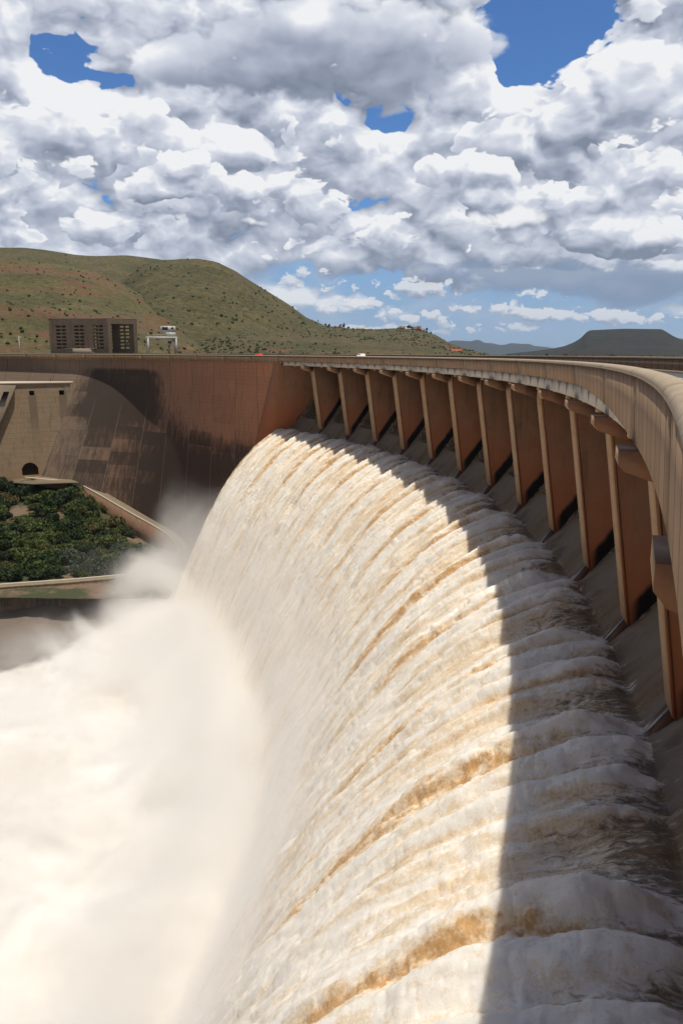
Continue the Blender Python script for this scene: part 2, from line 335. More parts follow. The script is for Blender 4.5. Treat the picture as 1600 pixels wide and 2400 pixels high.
    thr = n.m('SUBTRACT', thr, n.m('MULTIPLY', n.ramp(u, -4.6, -6.6), n.ramp(v, -22., -44., 0., .50)))
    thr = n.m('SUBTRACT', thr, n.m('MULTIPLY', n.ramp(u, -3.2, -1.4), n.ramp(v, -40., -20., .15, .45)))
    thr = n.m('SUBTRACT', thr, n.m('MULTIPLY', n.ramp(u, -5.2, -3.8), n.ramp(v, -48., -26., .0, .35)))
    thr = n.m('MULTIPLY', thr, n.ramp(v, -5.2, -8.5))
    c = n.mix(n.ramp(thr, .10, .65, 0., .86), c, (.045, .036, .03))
    grid_ = n.m('MAXIMUM', n.ramp(n.m('ABSOLUTE', n.m('SUBTRACT', n.m('FRACT', n.m('DIVIDE', v, 1.5)), .5)), .42, .5), n.ramp(n.m('ABSOLUTE', n.m('SUBTRACT', n.m('FRACT', n.m('MULTIPLY', u, 22.)), .5)), .42, .5))
    c = n.mix(n.m('MULTIPLY', grid_, n.ramp(n.noise(p, .3, 3, .5), .35, .65, .05, .35)), c, (.03, .025, .02))
    c = n.mix(n.m('MULTIPLY', n.ramp(n.m('ABSOLUTE', n.m('SUBTRACT', n.m('FRACT', ku), .5)), .488, .497), .75), c, n.mix(n.ramp(v, -16., -34.), (.04, .03, .025), (.27, .22, .17)))
    sp = n.noise(n.xyz(n.m('MULTIPLY', u, 1.), n.m('MULTIPLY', v, .35), 0.), 5., 5, .7)
    c = n.mix(n.m('MULTIPLY', n.ramp(sp, .70, .74), .6), c, (.40, .36, .29))
    c = n.mix(n.ramp(n.noise(n.xyz(sx, sy, n.m('MULTIPLY', sz, .08)), 1.1, 6, .65), .48, .72, 0., .38), c, (.05, .04, .035))
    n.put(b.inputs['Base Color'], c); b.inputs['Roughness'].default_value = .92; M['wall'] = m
    m, n, b, c, uv, (sx, sy, sz) = conc_material('block_concrete', (.40, .315, .215), (.40, .27, .16), (.10, .08, .06), .4, .5, lift=.3)
    hl = n.noise(n.xyz(n.m('MULTIPLY', sx, .05), n.m('MULTIPLY', sy, .05), n.m('MULTIPLY', sz, 1.2)), 1., 5, .7)
    n.put(b.inputs['Base Color'], n.mix(n.ramp(hl, .5, .7, 0., .45), c, (.20, .15, .10))); M['block'] = m
    M['pale'] = plain('pale_slab', (.62, .55, .45)); M['path'] = plain('path_concrete', (.22, .18, .125), .9, var=.25, sc=.6)
    M['retain'] = conc_material('retaining_concrete', (.30, .185, .12), (.28, .13, .075), DARK, .5, .4)[0]
    M['asphalt'] = plain('asphalt', (.085, .09, .10), .85, var=.2, sc=1.5); M['paint'] = plain('road_paint', (.8, .8, .78)); M['steel'] = plain('galvanised_steel', (.42, .43, .44), .45, .6)
    M['gantry'] = plain('gantry_paint', (.55, .55, .52), .5); M['glass'] = plain('dark_glass', (.04, .05, .06), .15)
    M['bldg'] = conc_material('building_concrete', (.27, .215, .165), (.27, .18, .12), (.10, .08, .065), .3, .5)[0]
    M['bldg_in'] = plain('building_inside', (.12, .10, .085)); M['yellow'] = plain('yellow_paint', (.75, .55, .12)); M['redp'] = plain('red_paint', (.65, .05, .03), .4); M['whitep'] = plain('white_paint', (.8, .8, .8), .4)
    M['tyre'] = plain('rubber', (.03, .03, .03)); M['skin'] = plain('skin', (.25, .15, .1)); M['cloth'] = plain('dark_cloth', (.05, .05, .07))
mk()
# ------------------------------------------------------------------ dam
dam = empty('dam', P3(4, 330, -96)); dam_off = Vector(dam.location)
tag(dam, 'curved concrete arch dam with a row of tall spillway piers under the crest bridge', 'dam')
class _D: pass
def dsweep(name, *a, **k):
    o = sweep(name, *a, **k); o.parent = dam; o.matrix_parent_inverse = Matrix.Translation(-dam_off); return o
def dchild(o, par=None):
    o.parent = par or dam; o.matrix_parent_inverse = Matrix.Translation(-dam_off); return o
J0, J1 = -17, 17
W_P = 3.0
pier_poly = [(324.6, -4.32), (324.9, -6.05), (326.0, -6.56), (329.0, -26.6), (326.9, -29.9), (328.2, -33.), (343, -33.), (343, -4.32)]
def arm_poly(j):
    t = 0. if j <= 12 else .47
    return [(322.0 + t, -4.33), (322.0 + t, -4.95), (322.3 + t, -5.3), (325.2, -6.25), (325.4, -4.33)]
for j in range(0, 16):
    pr = dchild(slab('pier', [(326.35, -4.32), (326.35, -6.9), (329.35, -26.9), (327.4, -29.9), (328.2, -33.), (343, -33.), (343, -4.32)], j, W_P, M['pier']))
    nz = dchild(slab('pier_nose', [(326.0, -4.7), (326.0, -6.56), (329.0, -26.6), (329.347, -26.9), (326.347, -6.9), (326.347, -4.7)], j, W_P + .06, M['nose'], side=M['pier']))
    dchild(slab('splitter', [(329.03, -26.7), (326.9, -29.9), (327.5, -30.2), (329.36, -27.2)], j, W_P - .5, M['wetc']))
    dchild(slab('splitter_edge', [(329.25, -26.2), (326.85, -29.55), (326.95, -29.75), (329.4, -26.35)], j - (W_P * .5 - .12) / 323., .22, M['steel']))
    dchild(slab('corbel', arm_poly(j), j, W_P - .1, M['nose'], side=M['pier']))
for j in range(-1, 16):
    g = dchild(sweep('bridge_girder', [(322.99, -2.75), (322.96, -4.22), (323.9, -4.22), (324.1, -2.75)], j + .205, j + 1.195, M['girder']))
    dchild(sweep('bearing_block', [(323.1, -4.28), (323.1, -4.62), (323.5, -4.62), (323.5, -4.28)], j + .58, j + .64, M['nose']))
    dchild(sweep('girder_joint', [(323.02, -2.8), (322.99, -4.3), (323.6, -4.3), (323.6, -2.8)], j + .18, j + .215, M['steel']))
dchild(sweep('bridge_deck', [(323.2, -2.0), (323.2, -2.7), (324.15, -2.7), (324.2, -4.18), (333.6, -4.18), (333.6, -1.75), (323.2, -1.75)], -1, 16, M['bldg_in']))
for j in range(J0, J1):
    a, bq = j, j + 1
    def pprof(q, fl=j < -1):
        zb = -3.0 if fl else -2.82 - 1.25 * min(max((q - 10.2) / 1.6, 0), 1)
        return [(322.58, -.93), (322.74, zb), (322.93, zb), (322.93, -.93)]
    pn = dchild(sweep('parapet_panel', pprof, a, bq - .0016, M['panel'], caps=True))
    dchild(sweep('coping', [(322.42, -.93), (322.38, -.80), (322.46, -.67), (322.66, -.60), (322.95, -.59), (323.10, -.66), (323.12, -.93)], a, bq - .0004, M['coping'], caps=True, step=.0625))
dchild(sweep('rear_parapet', [(333.0, -.33), (333.0, -1.72), (333.35, -1.72), (333.35, -.33)], J0, J1, M['panel']))
dchild(sweep('rear_coping', [(332.9, -.12), (332.9, -.325), (333.5, -.325), (333.5, -.12)], J0, J1, M['coping']))
dchild(sweep('inner_parapet', [(322.97, -.935), (322.97, -1.745), (323.06, -1.745), (323.06, -.935)], J0, J1, M['panel']))
# flank wall profile
TJ = np.array([-30, -12, -8.1, -7.1, -6.6, -6.1, -5.6, -5.1, -4.7, -3, -2, 5]); TB = np.array([.55, .55, .5, .42, .35, .27, .21, .17, .14, .06, 0, 0]); TK = np.array([8, 8, 8, 11.5, 15, 18, 18.6, 16, 13, 12, 12, 12])
_jf = np.linspace(-31, 6, 1481); _kr = np.hanning(61); _kr /= _kr.sum()
_sm = lambda q: np.convolve(np.pad(q, 30, 'edge'), _kr, 'valid')
_tb, _tk = _sm(np.interp(_jf, TJ, TB)), _sm(np.interp(_jf, TJ, TK))
def wall_R(j, z):
    d = -z - np.interp(j, _jf, _tk); d = np.where(d > 2, d, np.where(d < -2, 0, (d + 2) ** 2 / 8))
    return 323.4 - np.interp(j, _jf, _tb) * d
js = np.linspace(-16, -1, 301); zs = np.concatenate([np.linspace(-3.0, -22, 39), np.linspace(-23, -98, 76)])
JJ, ZZ = np.meshgrid(js, zs, indexing='ij'); X, Y = pol(JJ, wall_R(JJ, ZZ))
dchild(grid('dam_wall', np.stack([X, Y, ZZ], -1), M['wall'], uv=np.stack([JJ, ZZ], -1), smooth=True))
dchild(sweep('cornice', [(322.95, -3.004), (322.95, -3.45), (323.6, -3.45), (323.6, -3.004)], -16, -1.02, M['panel']))
dchild(sweep('crest_core', [(323.6, -3.0), (323.6, -1.76), (333.6, -1.76), (333.6, -3.0)], -16, -1.0, M['bldg_in'], caps=True))
# end wall of the spillway: thickens downstream as it goes down
V = []; 
for z in np.linspace(-3.45, -60, 15):
    dpt = (-z - 3.45); Rf = 323.25 - .105 * dpt; jl = -1.22 - .0155 * dpt
    V.append([P3(jl - .04, 324., z), P3(jl, Rf + .4 if dpt > 2 else 323.3, z), P3(jl + .14, Rf, z), P3(-1.0, Rf, z), P3(-1.0, 346., z)])
V = np.array(V); dchild(grid('end_pier', V.transpose(1, 0, 2)[:, :, :], M['pier'], uv=np.stack([np.broadcast_to(np.array([323., 323, 323, 323, 340])[:, None], (5, 15)), np.broadcast_to(np.linspace(-3.45, -60, 15)[None], (5, 15))], -1), smooth=False))
# back wall above the chutes and chute slabs
for j in range(-1, 16):
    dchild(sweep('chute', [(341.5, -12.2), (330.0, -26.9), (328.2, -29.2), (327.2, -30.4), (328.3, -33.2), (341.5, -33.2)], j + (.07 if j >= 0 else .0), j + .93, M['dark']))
dchild(sweep('sun_blocking_slab', [(333.7, -4.2), (333.7, -2.2), (342.6, -2.2), (342.6, -4.19)], -1, 16, M['bldg_in']))  # unseen slab added to keep the sun off the chutes
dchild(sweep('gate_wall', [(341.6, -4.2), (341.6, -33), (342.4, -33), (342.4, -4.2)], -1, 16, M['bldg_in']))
dchild(sweep('toe_wall', [(329.5, -33.3), (322., -98), (341, -98), (341, -33.3)], -1, 17, M['wall']))
# ------------------------------------------------------------------ crest road
def struct(o): o['kind'] = 'structure'; return o
struct(sweep('road', [(324.3, -1.78), (324.3, -1.60), (331.7, -1.60), (331.7, -1.78)], J0, J1, M['asphalt']))
struct(sweep('kerb', [(323.07, -1.74), (323.07, -1.45), (324.29, -1.45), (324.29, -1.74)], J0, J1, M['path']))
struct(sweep('kerb', [(331.71, -1.74), (331.71, -1.45), (332.99, -1.45), (332.99, -1.74)], J0, J1, M['path']))
struct(sweep('road_marking', [(327.9, -1.595), (327.9, -1.592), (328.05, -1.592), (328.05, -1.595)], J0, J1, M['paint']))
struct(sweep('road_marking', [(324.75, -1.595), (324.75, -1.592), (324.88, -1.592), (324.88, -1.595)], J0, J1, M['paint']))
# ------------------------------------------------------------------ water
def water_material():
    m, n, b = material('muddy_water'); mud = n.attr('mud'); fx = n.attr('flow'); p = n.pos()
    fine = n.noise(p, 1.6, 6, .7)
    g1 = n.noise(p, .9, 6, .72); g2 = n.noise(p, 4.5, 4, .7)
    mud = n.m('ADD', mud, n.m('ADD', n.m('MULTIPLY', n.m('SUBTRACT', g1, .5), n.ramp(fx, 0., 30., 1.5, .8)), n.m('MULTIPLY', n.m('SUBTRACT', g2, .5), 1.35)))
    c = n.mix(n.ramp(mud, 0., .5), (.85, .81, .745), (.75, .62, .46))
    c = n.mix(n.ramp(mud, .45, 1.15), c, (.50, .29, .12))
    g3 = n.noise(p, 13., 3, .7); c = n.mix(n.ramp(g3, .40, .75, 0., .22), c, (.55, .42, .29)); u_ = n.attr('bay'); q = n.xyz(n.m('MULTIPLY', u_, 46.), n.m('MULTIPLY', fx, .8), 0.)
    ln = n.noise(q, 1., 6, .72, .8)
    raw = n.m('ADD', n.m('MULTIPLY', n.m('SUBTRACT', ln, .5), 3.6), n.m('SUBTRACT', 1.15, n.m('MULTIPLY', n.m('ADD', fx, 2.), .12)))
    raw = n.m('SUBTRACT', raw, n.m('MULTIPLY', n.m('MULTIPLY', n.attr('crest'), n.ramp(fx, -1.5, 1.5)), 1.7))
    raw = n.m('ADD', raw, n.ramp(fx, -.3, -3.5, 0., .75))
    c = n.mix(n.ramp(raw, 0., .9, 0., .88), c, (.13, .09, .055))
    b.inputs['Subsurface Weight'].default_value = .85; b.inputs['Subsurface Radius'].default_value = (1., .9, .75); b.inputs['Subsurface Scale'].default_value = 1.1; b.subsurface_method = 'BURLEY'
    n.put(b.inputs['Base Color'], c); b.inputs['Roughness'].default_value = .9
    n.put(b.inputs['Normal'], n.bump(n.m('ADD', g1, n.m('MULTIPLY', g2, .45)), .28, .25))
    return m
M['water'] = water_material()
def jet_base(x):
    """launch from the lip, x metres downstream; above the lip it lies on the chute"""
    xp = np.maximum(x, 0); up_ = np.maximum(-x - .4, 0)
    return -29.2 - .0255 * xp * xp + .35 * np.exp(-((x - 3.) / 3.5) ** 2) + 1.28 * up_ + .25 * np.clip(-x, 0, .8)
NJ, NX = 1900, 760
NJL, NJR = -1.0, 15.6
jn = np.linspace(NJL, NJR, NJ)
xn = np.concatenate([np.linspace(-4.5, 30, int(NX * .6)), np.linspace(30.06, 54, NX - int(NX * .6))])
JJ, XX = np.meshgrid(jn, xn, indexing='ij')
def water_field(JJ, XX):
    mj = JJ * 21.4                                              # metres across
    xx = np.maximum(XX, 0)
    w = fbm(mj * .09, xx * .05, 3, 5) * .20 * np.clip(xx / 20, .2, 1.6) + fbm(mj * .5, xx * .22, 3, 15) * .06
    per = np.random.default_rng(3).random(64).astype(np.float32)
    t = JJ + w
    k = np.floor(t).astype(int); t = t - k; pr = per[k % 64]; pr2 = per[(k * 7 + 3) % 64]; pr3 = per[(k * 5 + 11) % 64]
    def g(c, s_, q=2.): return np.exp(-np.abs((t - c) / s_) ** q)
    gr = lambda c, s_: np.exp(-((t - c - 1) / s_) ** 2)
    rag = fbm(mj * .9, XX * .35, 4, 31, .6) * 3.2
    def grow(x0, L): return np.clip((XX - x0 + rag) / L, 0, 1) ** .75
    dec = 1 / (1 + np.exp((xx - 26) / 8)); dg = 1 / (1 + np.exp((xx - 15) / 4.5)); d2 = (.22 + .78 * dg) * (1 + .40 * np.exp(-xx / 9))
    wid = 1 + .5 * np.clip(xx / 25, 0, 1)
    near_side = np.where(t < .5, np.exp(-(t / (.050 * wid)) ** 2), gr(0, .075))
    fin = 1.7 * near_side * (.7 + .6 * pr) * grow(.8, 4.)
    r1 = g(.19, .065, 2.6) * (.75 + .5 * pr3) * grow(-2.2, 3.5)
    r2 = g(.40, .060, 2.6) * (.95 + .6 * pr2) * grow(-1.2, 3.5)
    r3 = g(.54, .050) * .55 * grow(-.5, 4.); r4 = g(.80, .05) * .30 * grow(2., 6.)
    valley = -.95 * g(.69, .10) * np.clip((xx - .8) / 5, 0, 1)
    rip = fbm(mj * .55, xx * .09, 3, 41)
    on = np.clip((XX + 3.2 + rag * .5) / 3., 0, 1)
    h = (fin + r1 + r2 + r3 + r4 + valley) * d2 + rip * .8 * on - .25 * (1 - on)
    h = h + g(.085, .05) * np.clip((xx - 3) / 6, 0, 1) * dec * fbm(mj * 1.3, xx * .8, 4, 111, .6, puff=True) * .9
    b1 = fbm(mj * .28, xx * .10, 3, 51, puff=True); b2 = fbm(mj * .75 + fbm(mj * .3, xx * .3, 2, 63) * 1.5, xx * .24 + fbm(mj * .4, xx * .2, 2, 64) * 2., 3, 61, .52, puff=True); b3 = fbm(mj * 2.2, xx * 1.5, 2, 71, .5, puff=True)
    age = np.clip(xx / 32, 0, 1); tb = np.clip(on * (.3 + xx / 3.), 0, 1)
    h = h + b1 * (.2 + 1.1 * age) * tb + b2 * (.20 + .26 * np.clip(xx / 14, 0, 1)) * tb + b3 * (.11 + .05 * np.clip(xx / 9, 0, 1)) * tb
    h = h * (.4 + .6 * np.clip((JJ + 1.0) / .05, 0, 1))
    nb = fbm(mj * .7, xx * .09, 4, 81, .6) * 2.2; nf = fbm(mj * 1.5 + xx * .1, xx * .42, 5, 91, .66) * 2.2; wv = fbm(mj * .6, xx * .35, 4, 101, .6) * .075; nl_ = fbm(mj * .22, xx * .06, 3, 96) * 2
    sj = np.clip((xx - 4.0) / 7, 0, 1) / (1 + np.exp((xx - 24 - 6 * pr - 5 * nl_) / 3.5))
    sw = .026 + .042 * np.clip(xx / 18, 0, 1); t = t + wv * np.clip(xx / 8, 0, 1)
    mud = g(.085, sw, 1.6) * (1.0 * sj + .35 * np.clip(xx / 3, 0, 1) * (xx < 14)) * (.45 + .95 * np.clip(nf + .55, 0, 1.4))
    mud = mud + g(.47, .022) * .55 * np.clip(xx / 4, 0, 1) * dec + g(.295, .028) * .35 * np.clip(xx / 3, 0, 1) * dec * (1 - age)
    mud = mud + .60 * g(.70, .13) * np.exp(-xx / 9.) + .30 * g(.66, .2) * np.exp(-((xx - 12) / 12.) ** 2) * (nl_ + .7)
    mud = mud + nb * .42 + nf * .34 + .19 - .10 * age - b2 * .22
    white = np.clip(near_side * np.clip(1 - xx / 30, .2, 1) + g(.19, .06) * .7 * dec + g(.40, .055) * .8 * dec + g(.54, .03) * .5 * dec, 0, 1)
    mud = mud - .42 * white * (1 - .6 * np.clip(sj * g(.082, sw), 0, 1))
    return h, np.clip(mud, 0, 1), white
h, mud, crest = water_field(JJ, XX)
slope = -2 * .0255 * np.maximum(XX, 0)
slope = np.where(XX < -.4, -1.28, slope)
nl = np.sqrt(1 + slope ** 2)
Rr = 327.15 - XX
zz = jet_base(XX)
nR, nZ = -slope / nl * -1 * -1, 1 / nl
# outward normal (towards the sky, downstream): in (R,z) the tangent is (-1, slope)
nRr = slope / nl; nZz = 1 / nl
Rr = Rr + nRr * h; zz = zz + nZz * h
X, Y = pol(JJ, Rr)
vx = fbm(JJ * 30, XX * .8, 3, 121) * .5
P = np.stack([X, Y, zz], -1)
water = struct(grid('water', P, M['water'], attrs={'mud': mud, 'flow': XX, 'bay': JJ, 'crest': crest}))
# left edge curtain of the sheet: falling threads below the first jet
nc = 260; xs2 = np.linspace(2, 54, 420); dn = np.linspace(0, 1, 40)
XC, DC = np.meshgrid(xs2, dn, indexing='ij')
h0, m0, _ = water_field(np.full_like(XC, -.985), XC)
depth = (2.0 + .35 * XC) * DC
rg = fbm(XC * .9 + depth * .05, depth * .18, 4, 131, .6, puff=True)
Rc = 327.15 - XC + .25 * depth
zc = jet_base(XC) - depth + h0 * .4 * (1 - DC)
jc = -1.0 - (.012 + .035 * XC / 54) * np.sin(DC * 3.14 * .5) + rg * .05 * np.clip(XC / 20, .3, 1) + .02 + DC * .02
X, Y = pol(jc, Rc)
mc = np.clip(.30 + fbm(XC * .5, depth * .15, 4, 141) * 1.3 - rg * .3, 0, 1)
struct(grid('water', np.stack([X, Y, zc], -1), M['water'], attrs={'mud': mc, 'flow': XC, 'bay': jc, 'crest': XC * 0 + 1}))
# chute water: dark green-brown sheets with white torn streaks, one long surface per bay
def chute_material():
    m, n, b = material('chute_water'); uv = n.new('ShaderNodeUVMap').outputs[0]; u, v, _ = n.sep(uv)
    q = n.xyz(n.m('MULTIPLY', u, 34.), n.m('MULTIPLY', v, 13.), 0.); st = n.noise(q, 1., 7, .72, .3); q2 = n.xyz(n.m('MULTIPLY', u, 60.), n.m('MULTIPLY', v, 36.), 0.)
    s2 = n.noise(q2, 1., 5, .75); t = n.attr('t')
    edge = n.ramp(n.m('ABSOLUTE', n.m('SUBTRACT', t, .5)), .22, .47)
    low = n.ramp(v, .35, 1.)
    f = n.m('ADD', n.m('ADD', n.m('MULTIPLY', edge, .32), n.m('MULTIPLY', low, .22)), n.m('ADD', n.m('MULTIPLY', n.m('SUBTRACT', st, .5), 1.5), n.m('MULTIPLY', n.m('SUBTRACT', s2, .5), 4.2)))
    c = n.mix(n.ramp(f, .05, .75), (.055, .040, .026), (.37, .265, .17)); c = n.mix(n.ramp(f, .6, 1.1), c, (.62, .56, .48))
    n.put(b.inputs['Base Color'], c); n.put(b.inputs['Roughness'], n.ramp(f, 0., .4, .7, .9)); n.put(b.inputs['Normal'], n.bump(n.m('ADD', st, s2), .7, .3))
    return m
M['chute'] = chute_material()
prof = np.array([(341.5, -11.9), (330.2, -26.35), (328.8, -28.3), (327.6, -29.6), (326.6, -30.2)])
seg = np.concatenate([np.linspace(0, 1, 90) * 1., 1 + np.linspace(0, 1, 14)[1:], 2 + np.linspace(0, 1, 12)[1:], 3 + np.linspace(0, 1, 8)[1:]])
PR = np.interp(seg, range(5), prof[:, 0]); PZ = np.interp(seg, range(5), prof[:, 1])
V = []; UVs = []; T = []; FS = []
off = 0
for j in range(-1, 16):
    lo, hi = j + (.068 if j >= 0 else 0.), j + 1 - .068
    tj = np.linspace(0, 1, 110); JB, SB = np.meshgrid(lo + (hi - lo) * tj, np.arange(len(PR)), indexing='ij')
    RB = PR[SB]; ZB = PZ[SB]; sv = SB / len(PR)
    hh = (fbm(JB * 40, SB * .08, 3, 151, .5) * .28 + fbm(JB * 21.4 * 3, SB * .6, 3, 171, .6) * .12) * np.clip(SB / 20, .1, 1)
    TT = (JB - lo) / (hi - lo); hh = hh + .25 * np.abs(TT - .5) ** 3 * 8
    ZB = ZB + hh * .7; RB = RB - hh * .55
    X, Y = pol(JB, RB); V.append(np.stack([X, Y, ZB], -1).reshape(-1, 3)); UVs.append(np.stack([JB, sv], -1).reshape(-1, 2)); T.append(TT.ravel())
    FS.append(gridfaces(*JB.shape) + off); off += JB.size
struct(mesh('water', np.concatenate(V), np.concatenate(FS), M['chute'], attrs={'t': np.concatenate(T)}, uv=np.concatenate(UVs), smooth=True))
# spray: droplets torn off the sheet
m, n, b = material('spray_drops'); md = n.attr('mud'); cc_ = n.mix(n.ramp(md, 0., .5), (.90, .86, .79), (.84, .69, .50)); cc_ = n.mix(n.ramp(md, .45, 1.05), cc_, (.62, .38, .16))
df = n.new('ShaderNodeBsdfDiffuse'); tl = n.new('ShaderNodeBsdfTranslucent'); mx = n.new('ShaderNodeMixShader'); n.put(df.inputs[0], cc_); n.put(tl.inputs[0], cc_); mx.inputs[0].default_value = .5
n.l.new(df.outputs[0], mx.inputs[1]); n.l.new(tl.outputs[0], mx.inputs[2]); n.l.new(mx.outputs[0], n.n['Material Output'].inputs['Surface']); n.n.remove(b); M['spray'] = m
def spray():
    N = 420000
    u = RNG.random(N); jj = NJL + .02 + (14.5 - NJL) * (1 - (1 - u) ** .75) * .999; jj = np.where(RNG.random(N) < .6, 4 + RNG.random(N) * 10.5, jj)
    xx = RNG.random(N) ** .85 * 46
    h, mud, _ = water_field(jj, xx)
    hr, _, _ = water_field(jj, xx + .8)
    keep = (xx > 1.0) & ((h > np.percentile(h, 45)) | (RNG.random(N) < .5)); jj, xx, h, mud = jj[keep], xx[keep], h[keep], mud[keep]; N = len(jj)
    off = h + RNG.exponential(.17, N) * (1 + xx / 14) + .03
    s = -2 * .0255 * xx; nl = np.sqrt(1 + s * s)
    R = 327.15 - xx + s / nl * off; z = jet_base(xx) + off / nl - .05
    x, y = pol(jj, R); c = np.stack([x, y, z], 1)
    d = np.linalg.norm(c, axis=1); size = np.clip(d * .00058, .015, .14) * (.4 + RNG.random(N) * .8)
    v = RNG.normal(size=(N, 3, 3)); v /= np.linalg.norm(v, axis=2, keepdims=True)
    V = c[:, None, :] + v * size[:, None, None]
    o = mesh('spray', V.reshape(-1, 3), np.arange(N * 3).reshape(-1, 3), M['spray'], attrs={'mud': np.repeat(mud * .8, 3), 'flow': np.repeat(xx + 4, 3), 'bay': np.repeat(jj, 3), 'crest': np.ones(N * 3)})
    tag(o, kind='stuff', label='fine droplets of spray torn off the falling water'); return o
spray()
# ------------------------------------------------------------------ basin mist
def mist():
    # thick foam heaps filling the basin
    n1 = 420; rr = np.linspace(20, 330, n1); th = np.linspace(-.9, 2.4, 620)
    TH_, RR = np.meshgrid(th, rr, indexing='ij')
    X = CX + RR * np.sin(TH_); Y = CY + RR * np.cos(TH_)
    b = fbm(X * .022, Y * .022, 4, 201, .5, billow=True); b2 = fbm(X * .09, Y * .09, 4, 211, .55, billow=True)
    near = np.exp(-((RR - 276) / 16.) ** 2)
    z = np.maximum(-94.2 + b * 4 + b2 * 1.0 + near * 4.5, -95.4)
    edge = np.clip((Y - (308 + X + 2.5 * np.maximum(X + 92, 0)) + fbm(X * .03, Y * .03, 4, 221) * 45) / 30, 0, 1); z = z - .7 * edge
    m, n, bs = material('white_foam'); n.put(bs.inputs['Base Color'], n.mix(n.ramp(n.noise(n.pos(), .03, 5, .6), .35, .65), (.76, .745, .72), (.66, .62, .57))); bs.inputs['Roughness'].default_value = 1.
    ed = n.attr('edge'); fz = n.noise(n.pos(), .10, 6, .7, .6); base = bs.inputs['Base Color'].links[0].from_socket
    n.put(bs.inputs['Base Color'], n.mix(n.ramp(n.m('ADD', ed, n.m('MULTIPLY', n.m('SUBTRACT', fz, .5), 1.5)), .15, .85), base, (.17, .135, .105)))
    o = grid('foam', np.stack([X, Y, z], -1), m, attrs={'edge': edge}); tag(o, 'white churning foam filling the plunge basin', kind='stuff')
    # the mist that hangs above it
    vm = bpy.data.materials.new('mist'); vm.use_nodes = True; n = NT(vm.node_tree); n.n.remove(n.n['Principled BSDF'])
    pv = n.new('ShaderNodeVolumePrincipled'); n.l.new(pv.outputs[0], n.n['Material Output'].inputs['Volume'])
    pv.inputs['Color'].default_value = (.994, .985, .972, 1); pv.inputs['Anisotropy'].default_value = .1
    p = n.pos(); x, y, z = n.sep(p)
    dx = n.m('SUBTRACT', x, CX); dy = n.m('SUBTRACT', y, CY)
    R = n.m('SQRT', n.m('ADD', n.m('MULTIPLY', dx, dx), n.m('MULTIPLY', dy, dy)))
    nz = n.noise(p, .035, 5, .6, .6); nz2 = n.noise(p, .11, 4, .6, .4)
    def blob(cx, cy, s, a):
        q = n.vm('LENGTH', n.vm('MULTIPLY', n.vm('SUBTRACT', p, (cx, cy, 0.)), (1 / s, 1 / s, 0.)), out=1)
        return n.ramp(q, 0., 1.6, a, 0.)
    top = None
    jz = n.m('SUBTRACT', 327.15, R); jz = n.m('SUBTRACT', -29.2, n.m('MULTIPLY', n.m('MULTIPLY', jz, jz), .0255))
    top = n.m('ADD', n.ramp(n.m('ABSOLUTE', n.m('SUBTRACT', R, 276.)), 0., 34., 11., 0.), -89.)
    top = n.m('ADD', top, n.m('MULTIPLY', n.m('SUBTRACT', nz, .5), 46.))
    top = n.m('ADD', top, n.m('MULTIPLY', n.m('SUBTRACT', nz2, .5), 11.))
    top = n.m('ADD', top, blob(-76, 288, 14, 7.))
    dens = n.m('MULTIPLY', n.m('POWER', n.ramp(n.m('SUBTRACT', top, z), -5., 14., 0., 1., 'LINEAR'), 2.0), .42)
    over = n.m('ADD', n.m('SUBTRACT', z, jz), n.m('MULTIPLY', n.m('SUBTRACT', nz2, .5), 10.))
    dens = n.m('MULTIPLY', dens, n.ramp(R, 289., 303., 1., .04))
    veil = n.m('MULTIPLY', n.ramp(over, 2., 9., .085, 0.), n.ramp(R, 304., 283.))
    veil = n.m('MULTIPLY', veil, n.m('MULTIPLY', n.ramp(R, 262., 274.), n.ramp(n.m('ADD', z, n.m('MULTIPLY', nz, 20.)), -34., -52.)))
    thin = n.m('MULTIPLY', n.ramp(n.noise(p, .022, 5, .65, 1.2), .44, .72), n.ramp(z, -86., -68., .008, 0.))
    thin = n.m('MULTIPLY', thin, n.ramp(R, 240., 268., .35, 1.))
    dens = n.m('ADD', n.m('ADD', dens, thin), veil)
    yb = n.m('ADD', n.m('SUBTRACT', n.m('SUBTRACT', y, n.m('ADD', 339., x)), n.m('MULTIPLY', n.m('MAXIMUM', n.m('ADD', x, 92.), 0.), 2.5)), n.m('MULTIPLY', n.m('SUBTRACT', nz, .5), 90.))
    dens = n.m('MULTIPLY', dens, n.ramp(yb, -16., 22., 1., .03))
    dens = n.m('MULTIPLY', dens, n.ramp(y, 302., 326., 1., 0.))
    n.put(pv.inputs['Density'], dens)
    vm.cycles.volume_step_rate = .8
    x0, x1, y0, y1, z0, z1 = -240., 30., 40., 345., -97.5, -44.
    o = box('mist', ((x0 + x1) / 2, (y0 + y1) / 2, (z0 + z1) / 2), (x1 - x0, y1 - y0, z1 - z0), None); o.data.materials.append(vm)
    tag(o, 'white mist billowing up from the plunge basin', kind='stuff')
mist()
# valley floor
m, n, b = material('brown_river'); n.put(b.inputs['Base Color'], n.mix(n.noise(n.pos(), .05, 5, .6), (.14, .11, .08), (.24, .19, .14))); M['river'] = m
th = np.linspace(0, 2 * math.pi, 65); rr = np.array([1., 342.5]); TH_, RR = np.meshgrid(th, rr, indexing='ij')
struct(grid('river', np.stack([CX + RR * np.sin(TH_), CY + RR * np.cos(TH_), np.full_like(RR, -96.3)], -1), M['river']))
